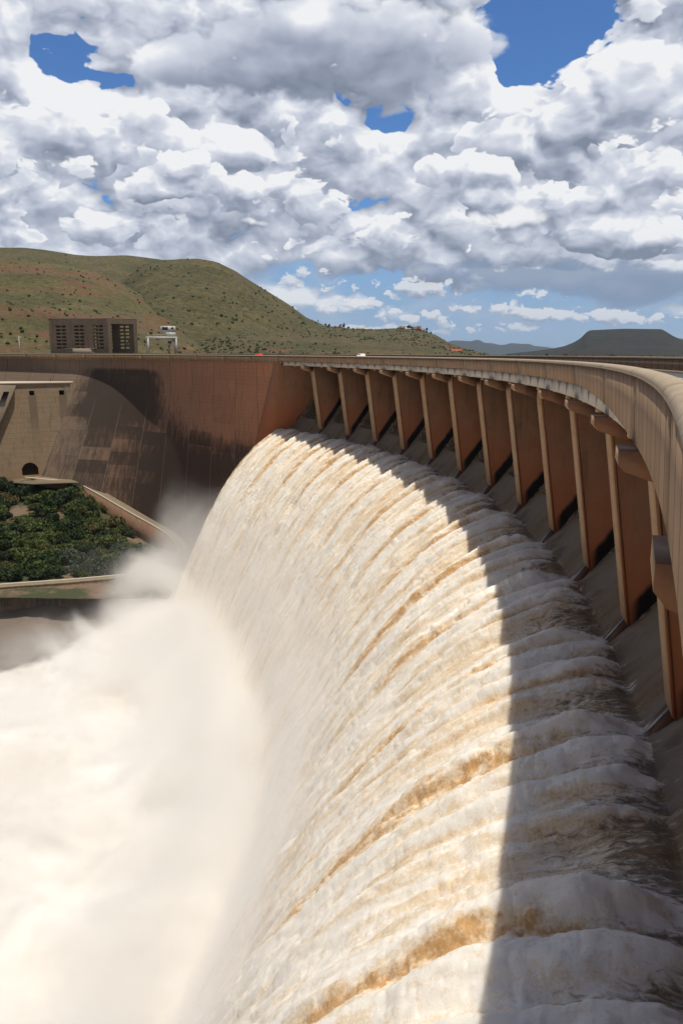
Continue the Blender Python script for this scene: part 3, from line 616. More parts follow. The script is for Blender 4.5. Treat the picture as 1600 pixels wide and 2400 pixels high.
# ------------------------------------------------------------------ abutment block on the left, path, terrace
def unit(a): return np.asarray(a, float) / np.linalg.norm(a)
BN = np.array([.5, -.85, .18]); BP = np.array([-139.9, 393.9, -36.2]); BT = np.array([.862, .507, 0.]); BW = np.array([-.0925, .157, 1.])
def on_plane(px, py):
    d = ray(px, py); t = (BN @ BP) / (BN @ d); return t * d
def sz(px, py):
    q = on_plane(px, py) - BP; z = q[2]; return float((q - z * BW) @ BT), float(z + BP[2])
def BPt(s, z, back=0.): return BP + BT * s + (z - BP[2]) * BW - unit([.5, -.85, 0]) * back
def wall_openings(name, pt, s0, s1, z0, z1, ops, mat, parent=None, thick=1., extra=()):
    """flat wall pt(s,z,back) with real openings ops=[(sa,sb,za,zb)], reveals included"""
    ss = sorted({s0, s1, *extra, *[o[0] for o in ops], *[o[1] for o in ops]}); V = []; Fc = []; UV = []
    def quad(ps, uvs):
        k = len(V); V.extend(ps); UV.extend(uvs); Fc.append((k, k + 1, k + 2, k + 3))
    for a, b in zip(ss[:-1], ss[1:]):
        cut = sorted([(max(o[2], z0), min(o[3], z1)) for o in ops if o[0] < (a + b) / 2 < o[1]]); z = z0; iv = []
        for (c, d) in cut:
            if c > z: iv.append((z, c))
            z = max(z, d)
        if z < z1: iv.append((z, z1))
        for (c, d) in iv:
            quad([pt(a, c, 0), pt(b, c, 0), pt(b, d, 0), pt(a, d, 0)], [(a, c), (b, c), (b, d), (a, d)])
            quad([pt(b, c, thick), pt(a, c, thick), pt(a, d, thick), pt(b, d, thick)], [(b, c), (a, c), (a, d), (b, d)])
    for (a, b, c, d) in ops:
        for p, q in (((a, c), (b, c)), ((b, c), (b, d)), ((b, d), (a, d)), ((a, d), (a, c))):
            quad([pt(*p, 0), pt(*q, 0), pt(*q, thick), pt(*p, thick)], [p, q, q, p])
    for (p, q) in (((s0, z1), (s1, z1)), ((s1, z0), (s1, z1)), ((s0, z1), (s0, z0))):
        quad([pt(*p, 0), pt(*q, 0), pt(*q, thick), pt(*p, thick)], [p, q, q, p])
    return mesh(name, V, Fc, mat, parent, uv=UV)
blk = empty('outlet_block', tuple(BPt(0, -62))); boff = Vector(blk.location)
tag(blk, 'tan concrete outlet block with an arched tunnel at its foot against the dam', 'building')
def bchild(o): o.parent = blk; o.matrix_parent_inverse = Matrix.Translation(-boff); return o
(sA, zA), (sB, zB) = sz(52.6, 1121), sz(87.7, 1090); _, ztop = sz(110, 906); w1 = (*sz(67, 934), *sz(78, 923)); w2 = (*sz(137, 932.6), *sz(148, 921))
m, n, b, c, (u, v), (sx_, sy_, sz_) = conc_material('block_face_concrete', (.33, .255, .17), (.35, .225, .13), (.10, .08, .06), .45, .45, lift=.25)
for (wa, wb) in ((w1, .75), (w2, .7)):
    cs = (wa[0] + wa[2]) / 2
    st = n.m('MULTIPLY', n.ramp(n.m('ABSOLUTE', n.m('SUBTRACT', u, cs)), 1.5, 2.2, wb, 0.), n.m('MULTIPLY', n.ramp(v, -44., -28., .15, 1.), n.m('LESS_THAN', v, wa[1])))
    c = n.mix(st, c, (.16, .12, .085))
hl = n.noise(n.xyz(n.m('MULTIPLY', u, .04), 0., n.m('MULTIPLY', v, 1.4)), 1., 5, .7); c = n.mix(n.ramp(hl, .5, .68, 0., .5), c, (.20, .15, .10))
c = n.mix(n.ramp(v, -50., -60., 0., .55), c, (.33, .19, .115)); n.put(b.inputs['Base Color'], c); MBF = m
arch = []; NA = 12; cs = (sA + sB) / 2; rw = abs(sB - sA) / 2; zsp = zB - rw
for i in range(NA):
    a0 = cs - rw + 2 * rw * i / NA; a1 = cs - rw + 2 * rw * (i + 1) / NA; mid = (a0 + a1) / 2
    arch.append((a0, a1, zA - .3, zsp + math.sqrt(max(0, rw * rw - (mid - cs) ** 2))))
ops = [(w1[0], w1[2], w1[1], w1[3]), (w2[0], w2[2], w2[1], w2[3])] + arch
bchild(wall_openings('face', BPt, -95, 12, -68, ztop, ops, MBF, thick=2.))
# tunnel bore and dark boxes behind the small openings
V = []; k = 18
for back in (.5, 26):
    for i in range(k):
        a = math.pi * i / (k - 1); V.append(BPt(cs - (rw + .05) * math.cos(a), zsp + (rw + .05) * math.sin(a), back))
    V.append(BPt(cs + rw + .05, zA - .5, back)); V.append(BPt(cs - rw - .05, zA - .5, back))
kk = k + 2; bchild(mesh('tunnel', V, [(i, (i + 1) % kk, (i + 1) % kk + kk, i + kk) for i in range(kk)] + [tuple(range(2 * kk - 1, kk - 1, -1))], M['bldg_in']))
for wq in (w1, w2):
    V = [BPt(s, z, bk) for bk in (2.2, 4.) for (s, z) in ((wq[0] - .4, wq[1] - .4), (wq[2] + .4, wq[1] - .4), (wq[2] + .4, wq[3] + .4), (wq[0] - .4, wq[3] + .4))]
    bchild(mesh('recess', V, [(0, 1, 5, 4), (1, 2, 6, 5), (2, 3, 7, 6), (3, 0, 4, 7), (4, 5, 6, 7)], M['dark']))
V = [BPt(s, z, bk) for z in (ztop + .02, ztop + .9) for (s, bk) in ((-95, -1.2), (6.5, -.6), (9.5, 3.), (-20, 16.), (-95, 22.))]
bchild(mesh('roof_slab', V, [(5, 6, 7, 8, 9), (4, 3, 2, 1, 0)] + [(i, (i + 1) % 5, (i + 1) % 5 + 5, i + 5) for i in range(5)], M['pale']))
pb = [sz(x, y) for x, y in ((-90, 909), (33, 910), (-4, 1004), (-90, 1190))]
V = [BPt(s, z, bk) for bk in (-3.5, -.02) for (s, z) in pb]
bchild(mesh('buttress', V, [(3, 2, 1, 0), (4, 5, 6, 7)] + [(i, (i + 1) % 4, (i + 1) % 4 + 4, i + 4) for i in range(4)], M['bldg']))
pd = [sz(x, y) for x, y in ((4, 925), (17, 925), (6, 958), (-8, 958))]
V = [BPt(s, z, bk) for bk in (-3.62, -3.52) for (s, z) in pd]
bchild(mesh('dark_opening', V, [(0, 1, 2, 3), (7, 6, 5, 4)] + [(i, (i + 1) % 4, (i + 1) % 4 + 4, i + 4) for i in range(4)], M['dark']))  # flat dark plate, an opening's darkness put in as colour
lx = sz(158, 960)
lm = MB()
for side in (-.35, .35):
    for z_ in np.arange(-34, ztop, 1.0): q = BPt(lx[0] + side, z_, -.25); lm.box(q, (.12, .12, 1.02))
for z_ in np.arange(-34, ztop, .8): q = BPt(lx[0], z_, -.25); lm.box(q, (.7, .1, .08))
o = lm.build('ladder', M['steel']); tag(o, 'steel ladder climbing the tan block beside the dam wall', 'ladder')
# path down the toe of the dam, U-bend and terrace edge
PX = [(60, 1124, -59.6), (111.6, 1128.7, -60), (178.6, 1135, -61.5), (223, 1154, -64.5), (319, 1208, -72.5), (398.6, 1253, -79.5), (425, 1280, -82.3), (429, 1302, -83.4), (404, 1329.6, -84.3), (350.8, 1345.6, -84.8), (287, 1355, -85), (159.4, 1367.9, -85.2), (0, 1381, -85.4), (-160, 1398, -85.6)]
pts = np.array([ray(x, y) * (z / ray(x, y)[2]) for x, y, z in PX])
tt = np.linspace(0, len(pts) - 1, 160)
def cr(P, t):
    i = int(min(max(math.floor(t), 0), len(P) - 2)); f = t - i; p0, p1, p2, p3 = P[max(i - 1, 0)], P[i], P[i + 1], P[min(i + 2, len(P) - 1)]
    return .5 * (2 * p1 + (p2 - p0) * f + (2 * p0 - 5 * p1 + 4 * p2 - p3) * f * f + (3 * p1 - p0 - 3 * p2 + p3) * f ** 3)
PC = np.array([cr(pts, t) for t in tt]); T_ = np.gradient(PC, axis=0); T_[:, 2] = 0; T_ /= np.linalg.norm(T_, axis=1)[:, None]; NRM = np.stack([-T_[:, 1], T_[:, 0], 0 * T_[:, 0]], 1)
def ribbon(name, offs, mat, i0=0, i1=160):
    """offs: closed list of (side, dz)"""
    seg = range(i0, i1); V = []; k = len(offs)
    for i in seg:
        for (s, dz) in offs: V.append(PC[i] + NRM[i] * s + np.array([0, 0, dz]))
    fs = []
    for a in range(len(seg) - 1):
        for q in range(k): x, y = a * k + q, a * k + (q + 1) % k; fs.append((x, y, y + k, x + k))
    fs.append(tuple(range(k - 1, -1, -1))); fs.append(tuple((len(seg) - 1) * k + q for q in range(k)))
    return mesh(name, V, fs, mat, uv=[(v_[0] * .1, v_[2]) for v_ in V])
hw = 1.7
struct(ribbon('path', [(-hw, 0), (-hw, -.5), (hw, -.5), (hw, 0)], M['path']))
struct(ribbon('kerb', [(-hw - .35, .28), (-hw - .35, -.6), (-hw - .004, -.6), (-hw - .004, .28)], M['pale']))
struct(ribbon('kerb', [(hw + .004, .28), (hw + .004, -.6), (hw + .35, -.6), (hw + .35, .28)], M['block']))
o = ribbon('retaining_wall', [(-hw - .5, -.62), (-hw - .9, -15), (hw + .35, -15), (hw + .2, -.62)], M['retain'], 8, 90)
tag(o, 'red-brown retaining wall with dark joints carrying the path below the dam', 'wall')
o = ribbon('river_wall', [(-hw - .9, -14), (-hw - .3, -.62), (hw + .3, -.62), (hw + 1.8, -14)], M['wall'], 91, 160)
tag(o, 'dark wet river wall under the terrace edge beside the mist', 'wall')
# yellow pipe at the end of the terrace
pp = [ray(x, y) * (-84.0 / ray(x, y)[2]) for x, y in ((365, 1348), (400, 1338), (440, 1334), (470, 1333))]
pm = MB()
for a, b_ in zip(pp[:-1], pp[1:]):
    d = b_ - a; L = np.linalg.norm(d); s_ = np.cross(d / L, [0, 0, 1]) * .22; u_ = np.array([0, 0, .22])
    V = [a + s_ + u_, a - s_ + u_, a - s_ - u_, a + s_ - u_, b_ + s_ + u_, b_ - s_ + u_, b_ - s_ - u_, b_ + s_ - u_]
    pm.add(V, [(0, 1, 5, 4), (1, 2, 6, 5), (2, 3, 7, 6), (3, 0, 4, 7), (0, 3, 2, 1), (4, 5, 6, 7)])
tag(pm.build('handrail', M['yellow']), 'yellow handrail pipe on the bend of the lower path beside the falls', 'handrail')
# platform at the tunnel mouth
pq = [ray(x, y) * (-60.3 / ray(x, y)[2]) for x, y in ((30, 1122), (95, 1117), (170, 1131), (185, 1137), (165, 1137), (76, 1141), (30, 1138))]
V = [q + np.array([0, 0, dz]) for dz in (.1, -.5) for q in pq]; k = len(pq)
struct(mesh('path', V, [tuple(range(k)), tuple(range(2 * k - 1, k - 1, -1))] + [(i, i + k, (i + 1) % k + k, (i + 1) % k) for i in range(k)], M['path']))
# bank between the paths
def bank_z(x, y):
    t = np.clip((y - 298) / 82, 0, 1.15); s = np.clip((-x - 84) / 42, 0, 1)
    return -86.5 + 24. * t * s + fbm(x * .08, y * .08, 4, 301) * 2.2 * s
gx, gy = np.meshgrid(np.linspace(-300, -62, 200), np.linspace(272, 402, 110), indexing='ij')
m, n, b = material('bank_soil'); k_ = n.noise(n.pos(), .12, 6, .65); c = n.mix(k_, (.16, .105, .07), (.24, .165, .115)); c = n.mix(n.ramp(n.noise(n.pos(), .05, 5, .7), .42, .55), c, (.06, .07, .03))
n.put(b.inputs['Base Color'], c); n.put(b.inputs['Normal'], n.bump(n.noise(n.pos(), 1.2, 5, .7), .8, .6))
struct(grid('ground', np.stack([gx, gy, bank_z(gx, gy)], -1), m))
# shrubs
def leaf_mat(name, c1, c2):
    m, n, b = material(name); g = n.new('ShaderNodeObjectInfo').outputs['Random']; c = n.mix(n.noise(n.pos(), .9, 4, .6), c1, c2)
    n.put(b.inputs['Base Color'], n.mix(n.m('MULTIPLY', g, .35), c, tuple(x * .55 for x in c1))); return m
LM = [leaf_mat('green_leaves', (.06, .10, .028), (.15, .18, .055)), leaf_mat('dark_leaves', (.025, .05, .02), (.06, .085, .03)), leaf_mat('grey_leaves', (.07, .10, .07), (.12, .14, .085)), leaf_mat('olive_leaves', (.11, .11, .04), (.20, .18, .075))]
MBARK = plain('bark', (.12, .08, .055))
def crown_mesh(name, n_leaf, rx, rz, mat, seed, leaf=.45, lobes=7):
    r = np.random.default_rng(seed); lc = r.normal(size=(lobes, 3)) * [rx * .42, rx * .42, rz * .30] + [0, 0, rz * .95]; lr = r.uniform(.35, .62, lobes) * rx
    i = r.integers(0, lobes, n_leaf); d = r.normal(size=(n_leaf, 3)); d /= np.linalg.norm(d, axis=1)[:, None]
    c = lc[i] + d * (lr[i] * r.uniform(.55, 1.08, n_leaf))[:, None] * [1, 1, rz / rx]; c[:, 2] = np.maximum(c[:, 2], .1)
    t1 = r.normal(size=(n_leaf, 3)); t1 /= np.linalg.norm(t1, axis=1)[:, None]; t2 = np.cross(t1, r.normal(size=(n_leaf, 3))); t2 /= np.linalg.norm(t2, axis=1)[:, None]
    s = (leaf * r.uniform(.5, 1.2, n_leaf))[:, None]
    V = np.stack([c - t1 * s, c + t2 * s * .6, c + t1 * s, c - t2 * s * .6], 1).reshape(-1, 3)
    me = mesh(name, V, np.arange(n_leaf * 4).reshape(-1, 4), mat); return me
def stem_mesh(name, h, mat, seed, n_=5, rx=1.5):
    r = np.random.default_rng(seed); mb = MB()
    for i in range(n_):
        a = r.uniform(0, 6.28); top = np.array([math.cos(a) * rx * r.uniform(.3, .7), math.sin(a) * rx * r.uniform(.3, .7), h * r.uniform(.8, 1.1)]); V = []
        for q, w in ((np.zeros(3), .16), (top * [.45, .45, .5], .11), (top, .04)):
            for k in range(5): V.append(q + np.array([math.cos(k * 1.2566) * w, math.sin(k * 1.2566) * w, 0]))
        mb.add(V, [(k, (k + 1) % 5, (k + 1) % 5 + 5, k + 5) for k in range(5)] + [(k + 5, (k + 1) % 5 + 5, (k + 1) % 5 + 10, k + 10) for k in range(5)])
    return mb.build(name, mat)
SL = ['bright green leafy shrub on the bank below the dam', 'dark green rounded shrub in the thicket below the dam path', 'grey-green feathery shrub low on the bank near the mist', 'olive yellow-green shrub on the bare soil of the bank']
protos = []
for i in range(8):
    kind = i % 4; e = empty('shrub'); c_ = crown_mesh('foliage', 1500, 2.9, 1.7 + .35 * (i % 3), LM[kind], 400 + i, .42, 9 + i % 3); c_.parent = e; s_ = stem_mesh('stem', 2.6, MBARK, 500 + i); s_.parent = e
    protos.append(e); tag(e, SL[kind], 'shrub', 'shrubs on the bank below the dam')
rs = np.random.default_rng(21); placed = []; tries = 0
while len(placed) < 290 and tries < 9000:
    tries += 1; px, py = rs.uniform(-25, 330), rs.uniform(1112, 1372); d = ray(px, py); ok = None
    for t in np.linspace(.15, .27, 240):
        q = d * t
        if q[2] < bank_z(q[0], q[1]) + .3: ok = q; break
    if ok is None or ok[0] > -76 or ok[0] < -215 or ok[1] < 287: continue
    dp = np.hypot(PC[:, 0] - ok[0], PC[:, 1] - ok[1]).min(); sc = rs.uniform(.6, 1.5)
    if dp < 2.6 + 2.2 * sc: continue
    if fbm(ok[0] * .045 + 3, ok[1] * .045, 2, 77) > .14 + .14 * (py - 1170) / 100 and ok[0] < -128: continue
    if placed and min(math.hypot(a[0] - ok[0], a[1] - ok[1]) - (a[2] + sc) * .55 for a in placed) < 0: continue
    placed.append((ok[0], ok[1], sc))
for i, (x, y, sc) in enumerate(placed):
    low = y < 318 or x > -98
    k = int(rs.choice([2, 6, 2, 0])) if low and x > -112 else int(rs.choice([0, 1, 1, 4, 5, 3, 7, 0]))
    src = protos[k]
    if not src.get('used'): o = src; o['used'] = 1
    else:
        o = src.copy(); COL.objects.link(o)
        for ch in list(src.children): cc = ch.copy(); COL.objects.link(cc); cc.parent = o
    o.location = (x, y, float(bank_z(np.array(x), np.array(y))) - .25); o.rotation_euler = (0, 0, rs.uniform(0, 6.28)); o.scale = (sc, sc, sc * rs.uniform(.8, 1.25))
for e in protos:
    if not e.get('used'):
        for ch in list(e.children): bpy.data.objects.remove(ch)
        bpy.data.objects.remove(e)
for o in S.objects:
    if 'used' in o: del o['used']
# ------------------------------------------------------------------ land
def grass_mat(name, g1, g2, rock, rockamt=.5, shrub=.5, sc=1., band=None):
    m, n, b = material(name); p = n.pos(); x, y, z = n.sep(p)
    a = n.noise(p, .009 * sc, 8, .68); f = n.noise(p, .11 * sc, 7, .78); c = n.mix(n.ramp(a, .35, .65), g1, g2); c = n.mix(n.ramp(f, .38, .62, 0., .75), c, tuple(q * .42 for q in g1))
    rk = n.noise(n.xyz(n.m('MULTIPLY', x, .35), n.m('MULTIPLY', y, .35), n.m('MULTIPLY', z, 2.4)), .022 * sc, 7, .65, .5)
    ra = n.ramp(rk, .60 - .12 * rockamt, .70 - .12 * rockamt)
    if band:
        for (z0, w) in band:
            zz_ = n.m('ADD', z, n.m('MULTIPLY', n.m('SUBTRACT', n.noise(p, .008, 4, .6), .5), 60.))
            ra = n.m('MAXIMUM', ra, n.m('MULTIPLY', n.ramp(n.m('ABSOLUTE', n.m('SUBTRACT', zz_, z0)), w * .4, w, 1., 0.), n.ramp(f, .42, .55)))
    c = n.mix(n.m('MULTIPLY', ra, .9), c, n.mix(f, rock, tuple(q * .35 for q in rock)))
    v = n.voro(n.vm('ADD', p, n.vm('SCALE', n.noise(p, .03, 3, .6, col=True), 30.)), .17 * sc); dot = n.ramp(v, .12, .42, 1., 0.); msk = n.ramp(n.noise(p, .016 * sc, 5, .7), .56 - .2 * shrub, .64 - .1 * shrub)
    c = n.mix(n.m('MULTIPLY', n.m('MULTIPLY', dot, msk), .8), c, (.028, .040, .015))
    n.put(b.inputs['Base Color'], c); n.put(b.inputs['Normal'], n.bump(n.m('ADD', f, n.m('MULTIPLY', rk, 1.)), .8, 5. / sc)); return m
G1, G2 = (.092, .088, .030), (.165, .13, .052)  # darkened grass colours stand in for cloud shadows on the hills
def hill(name, prof, D0, D1, mat, z0=-14., amp=1., shape=1., seed=0, xs=None, step=4., rows=90, bushes=0, curve=0., label=None):
    prof = np.array(prof, float); x = np.arange(prof[0, 0], prof[-1, 0] + .1, step); yr = np.interp(x, prof[:, 0], prof[:, 1])
    k = np.ones(5) / 5; yr = np.convolve(np.pad(yr, 2, 'edge'), k, 'valid')
    rd = np.array([ray(a, b) for a, b in zip(x, yr)]); hh = np.hypot(rd[:, 0], rd[:, 1]); ux, uy, el = rd[:, 0] / hh, rd[:, 1] / hh, rd[:, 2] / hh
    s = np.concatenate([np.linspace(0, 1, rows), 1 + np.linspace(0, 1, rows // 3)[1:]])
    D1c = D1 * (1 + curve * np.linspace(-1, 1, len(x))); Sx, Cx = np.meshgrid(s, np.arange(len(x)), indexing='ij')
    D = D0 + (D1c[Cx] - D0) * Sx; zr = el[Cx] * D1c[Cx]
    X, Y = ux[Cx] * D, uy[Cx] * D
    sh = np.where(Sx <= 1, np.clip(Sx, 0, 1) ** shape, 1 - .75 * (Sx - 1) ** 1.5)
    env = np.clip(np.sin(np.pi * np.clip(Sx, 0, 1)), 0, 1) ** .8 + .15 * (Sx > .02)
    rid = fbm(X / 260, Y / 260, 5, 600 + seed, .5, billow=True); sm = fbm(X / 60, Y / 60, 4, 620 + seed)
    Z = z0 + (zr - z0) * sh + env * amp * ((rid - .15) * .16 + sm * .05) * np.maximum(zr - z0, 8.)
    o = struct(grid(name, np.stack([X, Y, Z], -1), mat))
    if bushes:
        r = np.random.default_rng(700 + seed); V = []; ico = []
        ph = (1 + 5 ** .5) / 2; iv = np.array([(-1, ph, 0), (1, ph, 0), (-1, -ph, 0), (1, -ph, 0), (0, -1, ph), (0, 1, ph), (0, -1, -ph), (0, 1, -ph), (ph, 0, -1), (ph, 0, 1), (-ph, 0, -1), (-ph, 0, 1)]) / 1.9
        ic = np.array([(0, 11, 5), (0, 5, 1), (0, 1, 7), (0, 7, 10), (0, 10, 11), (1, 5, 9), (5, 11, 4), (11, 10, 2), (10, 7, 6), (7, 1, 8), (3, 9, 4), (3, 4, 2), (3, 2, 6), (3, 6, 8), (3, 8, 9), (4, 9, 5), (2, 4, 11), (6, 2, 10), (8, 6, 7), (9, 8, 1)])
        i = r.integers(0, int(rows * .98), bushes * 3); q = r.integers(0, len(x), bushes * 3); dn = fbm(X[i, q] / 90, Y[i, q] / 90, 3, 800 + seed); ok = dn > r.uniform(-.25, .30, len(i)); i, q = i[ok][:bushes], q[ok][:bushes]
        c = np.stack([X[i, q], Y[i, q], Z[i, q]], 1) + r.normal(size=(len(i), 3)) * [2, 2, 0]; sc = r.uniform(.35, 1.15, len(i)) ** 2.6 * 1.45 * (D1 / 1500) ** .7
        V = c[:, None, :] + iv[None] * sc[:, None, None] * r.uniform(.7, 1.3, (len(i), 12, 1)) + [0, 0, .3]
        FF = (ic[None] + (np.arange(len(i)) * 12)[:, None, None]).reshape(-1, 3)
        tag(mesh('hillside_shrubs', V.reshape(-1, 3), FF, LM[1], smooth=False), label or 'dark shrubs scattered over the hillside', kind='stuff')
    return X, Y, Z, ux, uy
gm = grass_mat('hill_grass', G1, G2, (.19, .12, .07), .25, .8)
gm2 = grass_mat('hill_grass_near', (.105, .10, .034), (.185, .145, .058), (.25, .11, .058), .66, .8, 1.6, band=[(95, 10), (30, 12)])
gm3 = grass_mat('foothill_scrub', (.095, .09, .032), (.17, .125, .06), (.28, .13, .075), .2, .95, 1.3)
hill('hill', [(-500, 590), (0, 588), (51, 587), (97, 592), (170, 603), (220, 606), (290, 603), (372, 612), (450, 640), (600, 760)], 1900, 2700, gm, z0=60, amp=.5, seed=1, bushes=300)
hill('hill', [(200, 720), (285, 660), (330, 625), (372, 613), (420, 610), (459, 608), (500, 615), (548, 638), (612, 678), (673, 715), (714, 746), (750, 760), (790, 783), (840, 806), (870, 822)], 750, 1800, gm, amp=1., shape=.85, seed=2, rows=150, step=3, bushes=1500)
hill('hill', [(-500, 600), (-100, 606), (0, 616), (102, 620), (160, 628), (219, 642), (285, 670), (357, 712), (433, 757), (480, 785), (520, 806), (560, 828)], 520, 1150, gm2, amp=.95, shape=.9, seed=3, rows=150, step=3, bushes=1500)
hill('hill', [(330, 822), (400, 808), (480, 795), (540, 787), (600, 784), (700, 785), (800, 787), (900, 795), (1000, 808), (1060, 820), (1100, 829)], 520, 900, gm3, amp=1.2, shape=.8, seed=4, step=3, bushes=1500)
XE, YE, ZE, ue, ve = hill('hill', [(620, 790), (700, 768), (753, 763), (817, 770), (867, 772), (919, 768), (960, 769), (992, 774), (1020, 784), (1046, 800), (1080, 812), (1110, 820), (1150, 829)], 1100, 1900, gm3, amp=.7, shape=.9, seed=5, step=3, bushes=1800)
mm = grass_mat('shaded_mesa_scrub', (.028, .027, .022), (.045, .042, .03), (.06, .045, .035), .5, .9, .4, band=[(190, 9)])  # scrub colours darkened: the cloud's shadow on the mesa is in them
hill('mesa', [(1180, 826), (1250, 818), (1291, 812), (1318, 806), (1340, 797), (1356, 787), (1370, 772), (1379, 768), (1459, 764), (1545, 764), (1553, 768), (1570, 779), (1590, 788), (1640, 800), (1700, 812)], 4200, 5600, mm, amp=.35, shape=1.0, seed=6, step=2)
hill('hill', [(1290, 826), (1320, 820), (1356, 813), (1400, 812), (1459, 820), (1500, 824), (1560, 828)], 2600, 3400, grass_mat('dark_hill', (.03, .025, .018), (.045, .035, .025), (.05, .03, .025), .3, .5, .5), amp=.5, seed=7, step=2)
fm = plain('far_rock', (.05, .05, .05), .95)
hill('mountains', [(1020, 820), (1048, 797), (1060, 795), (1077, 795.5), (1100, 797), (1112, 793), (1120, 794), (1130, 800), (1149, 801), (1168, 805), (1180, 804), (1192, 800), (1220, 802), (1237, 801.5), (1245, 806), (1270, 808), (1300, 812), (1400, 815), (1500, 812), (1580, 784), (1600, 787), (1680, 800), (1800, 815)], 17000, 21000, fm, amp=.3, seed=8, step=2, rows=40)
# plain beyond the dam, out to the horizon
rr = np.array([343., 500, 900, 2000, 5000, 12000, 42000]); th = np.linspace(-2.2, 1.9, 90); TH_, RR = np.meshgrid(th, rr, indexing='ij')
struct(grid('ground', np.stack([CX + RR * np.sin(TH_), CY + RR * np.cos(TH_), np.full_like(RR, -14.)], -1), gm3))
# line of far trees on the plain
r = np.random.default_rng(5); V = []; FF = []
fc = []
for i in range(420):
    px = r.uniform(1080, 1620); D = r.uniform(1900, 3200); d = ray(px, 826); d = d / math.hypot(d[0], d[1]); s_ = r.uniform(3, 7); c = np.array([d[0] * D, d[1] * D, -14 + s_ * .9])
    for k in range(5):
        cc = c + r.normal(size=3) * s_ * .4; v = r.normal(size=(24, 3)); v /= np.linalg.norm(v, axis=1)[:, None]; fc.append(cc + v * s_ * .7)
V = np.concatenate(fc); V = V[:len(V) // 3 * 3]
tag(mesh('woodland', V, np.arange(len(V)).reshape(-1, 3), LM[1]), 'dark line of distant trees on the plain beyond the dam', kind='stuff')
# small trees and houses on the middle ridge
def at_ridge(px, X, Y, Z, row=86):
    ang = np.arctan2(X[row], Y[row]); d = ray(px, 800); i = int(np.argmin(np.abs(ang - math.atan2(d[0], d[1])))); return X[row, i], Y[row, i], Z[row, i]
tproto = None
TR = [(757, 6, 'broad dark tree beside the first house on the middle ridge'), (768, 5, 'small dark tree left of the blue-roofed house on the ridge'), (794, 9, 'tall dark tree right of the blue-roofed house on the ridge'), (801, 10, 'tallest dark tree behind the blue-roofed house on the ridge'), (811, 5, 'low tree at the right end of the first ridge clump'),
      (930, 4, 'small tree left of the ridge-top buildings'), (952, 9, 'big dark round tree among the ridge-top buildings'), (958, 8, 'dark tree leaning against the big round ridge tree'), (962, 7, 'dark tree just right of the big round ridge tree'), (980, 6, 'small tree between the ridge-top houses'), (994, 9, 'slender tree alone at the right end of the ridge'), (745, 4, 'small bush-like tree at the left end of the ridge clump')]
for i, (px, h_, lb) in enumerate(TR):
    x, y, z = at_ridge(px, XE, YE, ZE); e = empty('tree', (x, y, z - .5)); tag(e, lb, 'tree', 'trees on the middle ridge')
    c_ = crown_mesh('crown', 500, h_ * .42, h_ * .42, LM[1], 900 + i, 1.0, 6); c_.parent = e; c_.location = (0, 0, h_ * .3)
    t_ = stem_mesh('trunk', h_ * .6, MBARK, 950 + i, 3, h_ * .15); t_.scale = (2, 2, 1); t_.parent = e
def house(px, w, h_, d_, wallc, roofc, lb, row=86, XYZ=None, dz=0.):
    X, Y, Z = XYZ or (XE, YE, ZE); x, y, z = at_ridge(px, X, Y, Z, row); e = empty('house', (x, y, z - .5 + dz)); tag(e, lb, 'house', 'houses on the middle ridge')
    wm, rm = plain('house_wall', wallc), plain('house_roof', roofc)
    wl = MB(); wl.box((0, 0, h_ / 2), (w, d_, h_)); wl.add([(-w / 2, -d_ / 2, h_), (-w / 2, d_ / 2, h_), (-w / 2, 0, h_ * 1.5), (w / 2, -d_ / 2, h_), (w / 2, d_ / 2, h_), (w / 2, 0, h_ * 1.5)], [(0, 2, 1), (3, 4, 5)]); wl.build('wall', wm, e)
    rf = MB(); o_ = .5
    for s in (-1, 1):
        a = [(-w / 2 - o_, s * (d_ / 2 + o_), h_ * .93), (w / 2 + o_, s * (d_ / 2 + o_), h_ * .93), (w / 2 + o_, 0, h_ * 1.52), (-w / 2 - o_, 0, h_ * 1.52)]
        rf.add(a + [(p[0], p[1], p[2] + .3) for p in a], [(0, 1, 2, 3), (4, 5, 6, 7), (0, 1, 5, 4), (1, 2, 6, 5), (2, 3, 7, 6), (3, 0, 4, 7)])
    rf.build('roof', rm, e)
    for k in range(3):
        wb = MB(); wb.box(((k - 1) * w * .3, -d_ / 2 - .03, h_ * .55), (w * .12, .08, h_ * .4)); wb.build('window', M['glass'], e)
house(788, 18, 4, 9, (.6, .6, .58), (.35, .42, .42), 'white house with a pale blue-green roof left of the tall ridge trees')
house(840, 15, 4, 9, (.6, .52, .42), (.5, .45, .38), 'tan low house in the saddle of the middle ridge', dz=-1); house(854, 16, 4, 9, (.7, .65, .58), (.6, .56, .5), 'cream low house just right of the tan one in the saddle', dz=-1)
house(938, 12, 4.5, 9, (.42, .27, .2), (.2, .14, .1), 'brick house left of the big round tree on the ridge'); house(969, 13, 5, 9, (.45, .32, .24), (.16, .12, .1), 'brown house right of the big round tree on the ridge'); house(976, 8, 7, 8, (.4, .14, .1), (.15, .1, .08), 'tall red house at the end of the ridge-top row'); house(985, 10, 4, 8, (.5, .38, .3), (.3, .2, .15), 'pale brown house beside the slender tree at the ridge end')
house(1062, 26, 4, 12, (.5, .3, .22), (.5, .075, .05), 'red-roofed farmhouse low on the slope near the plain', row=40); house(1122, 22, 3.5, 12, (.5, .3, .25), (.55, .09, .06), 'red-roofed long shed out on the plain among trees', row=30)
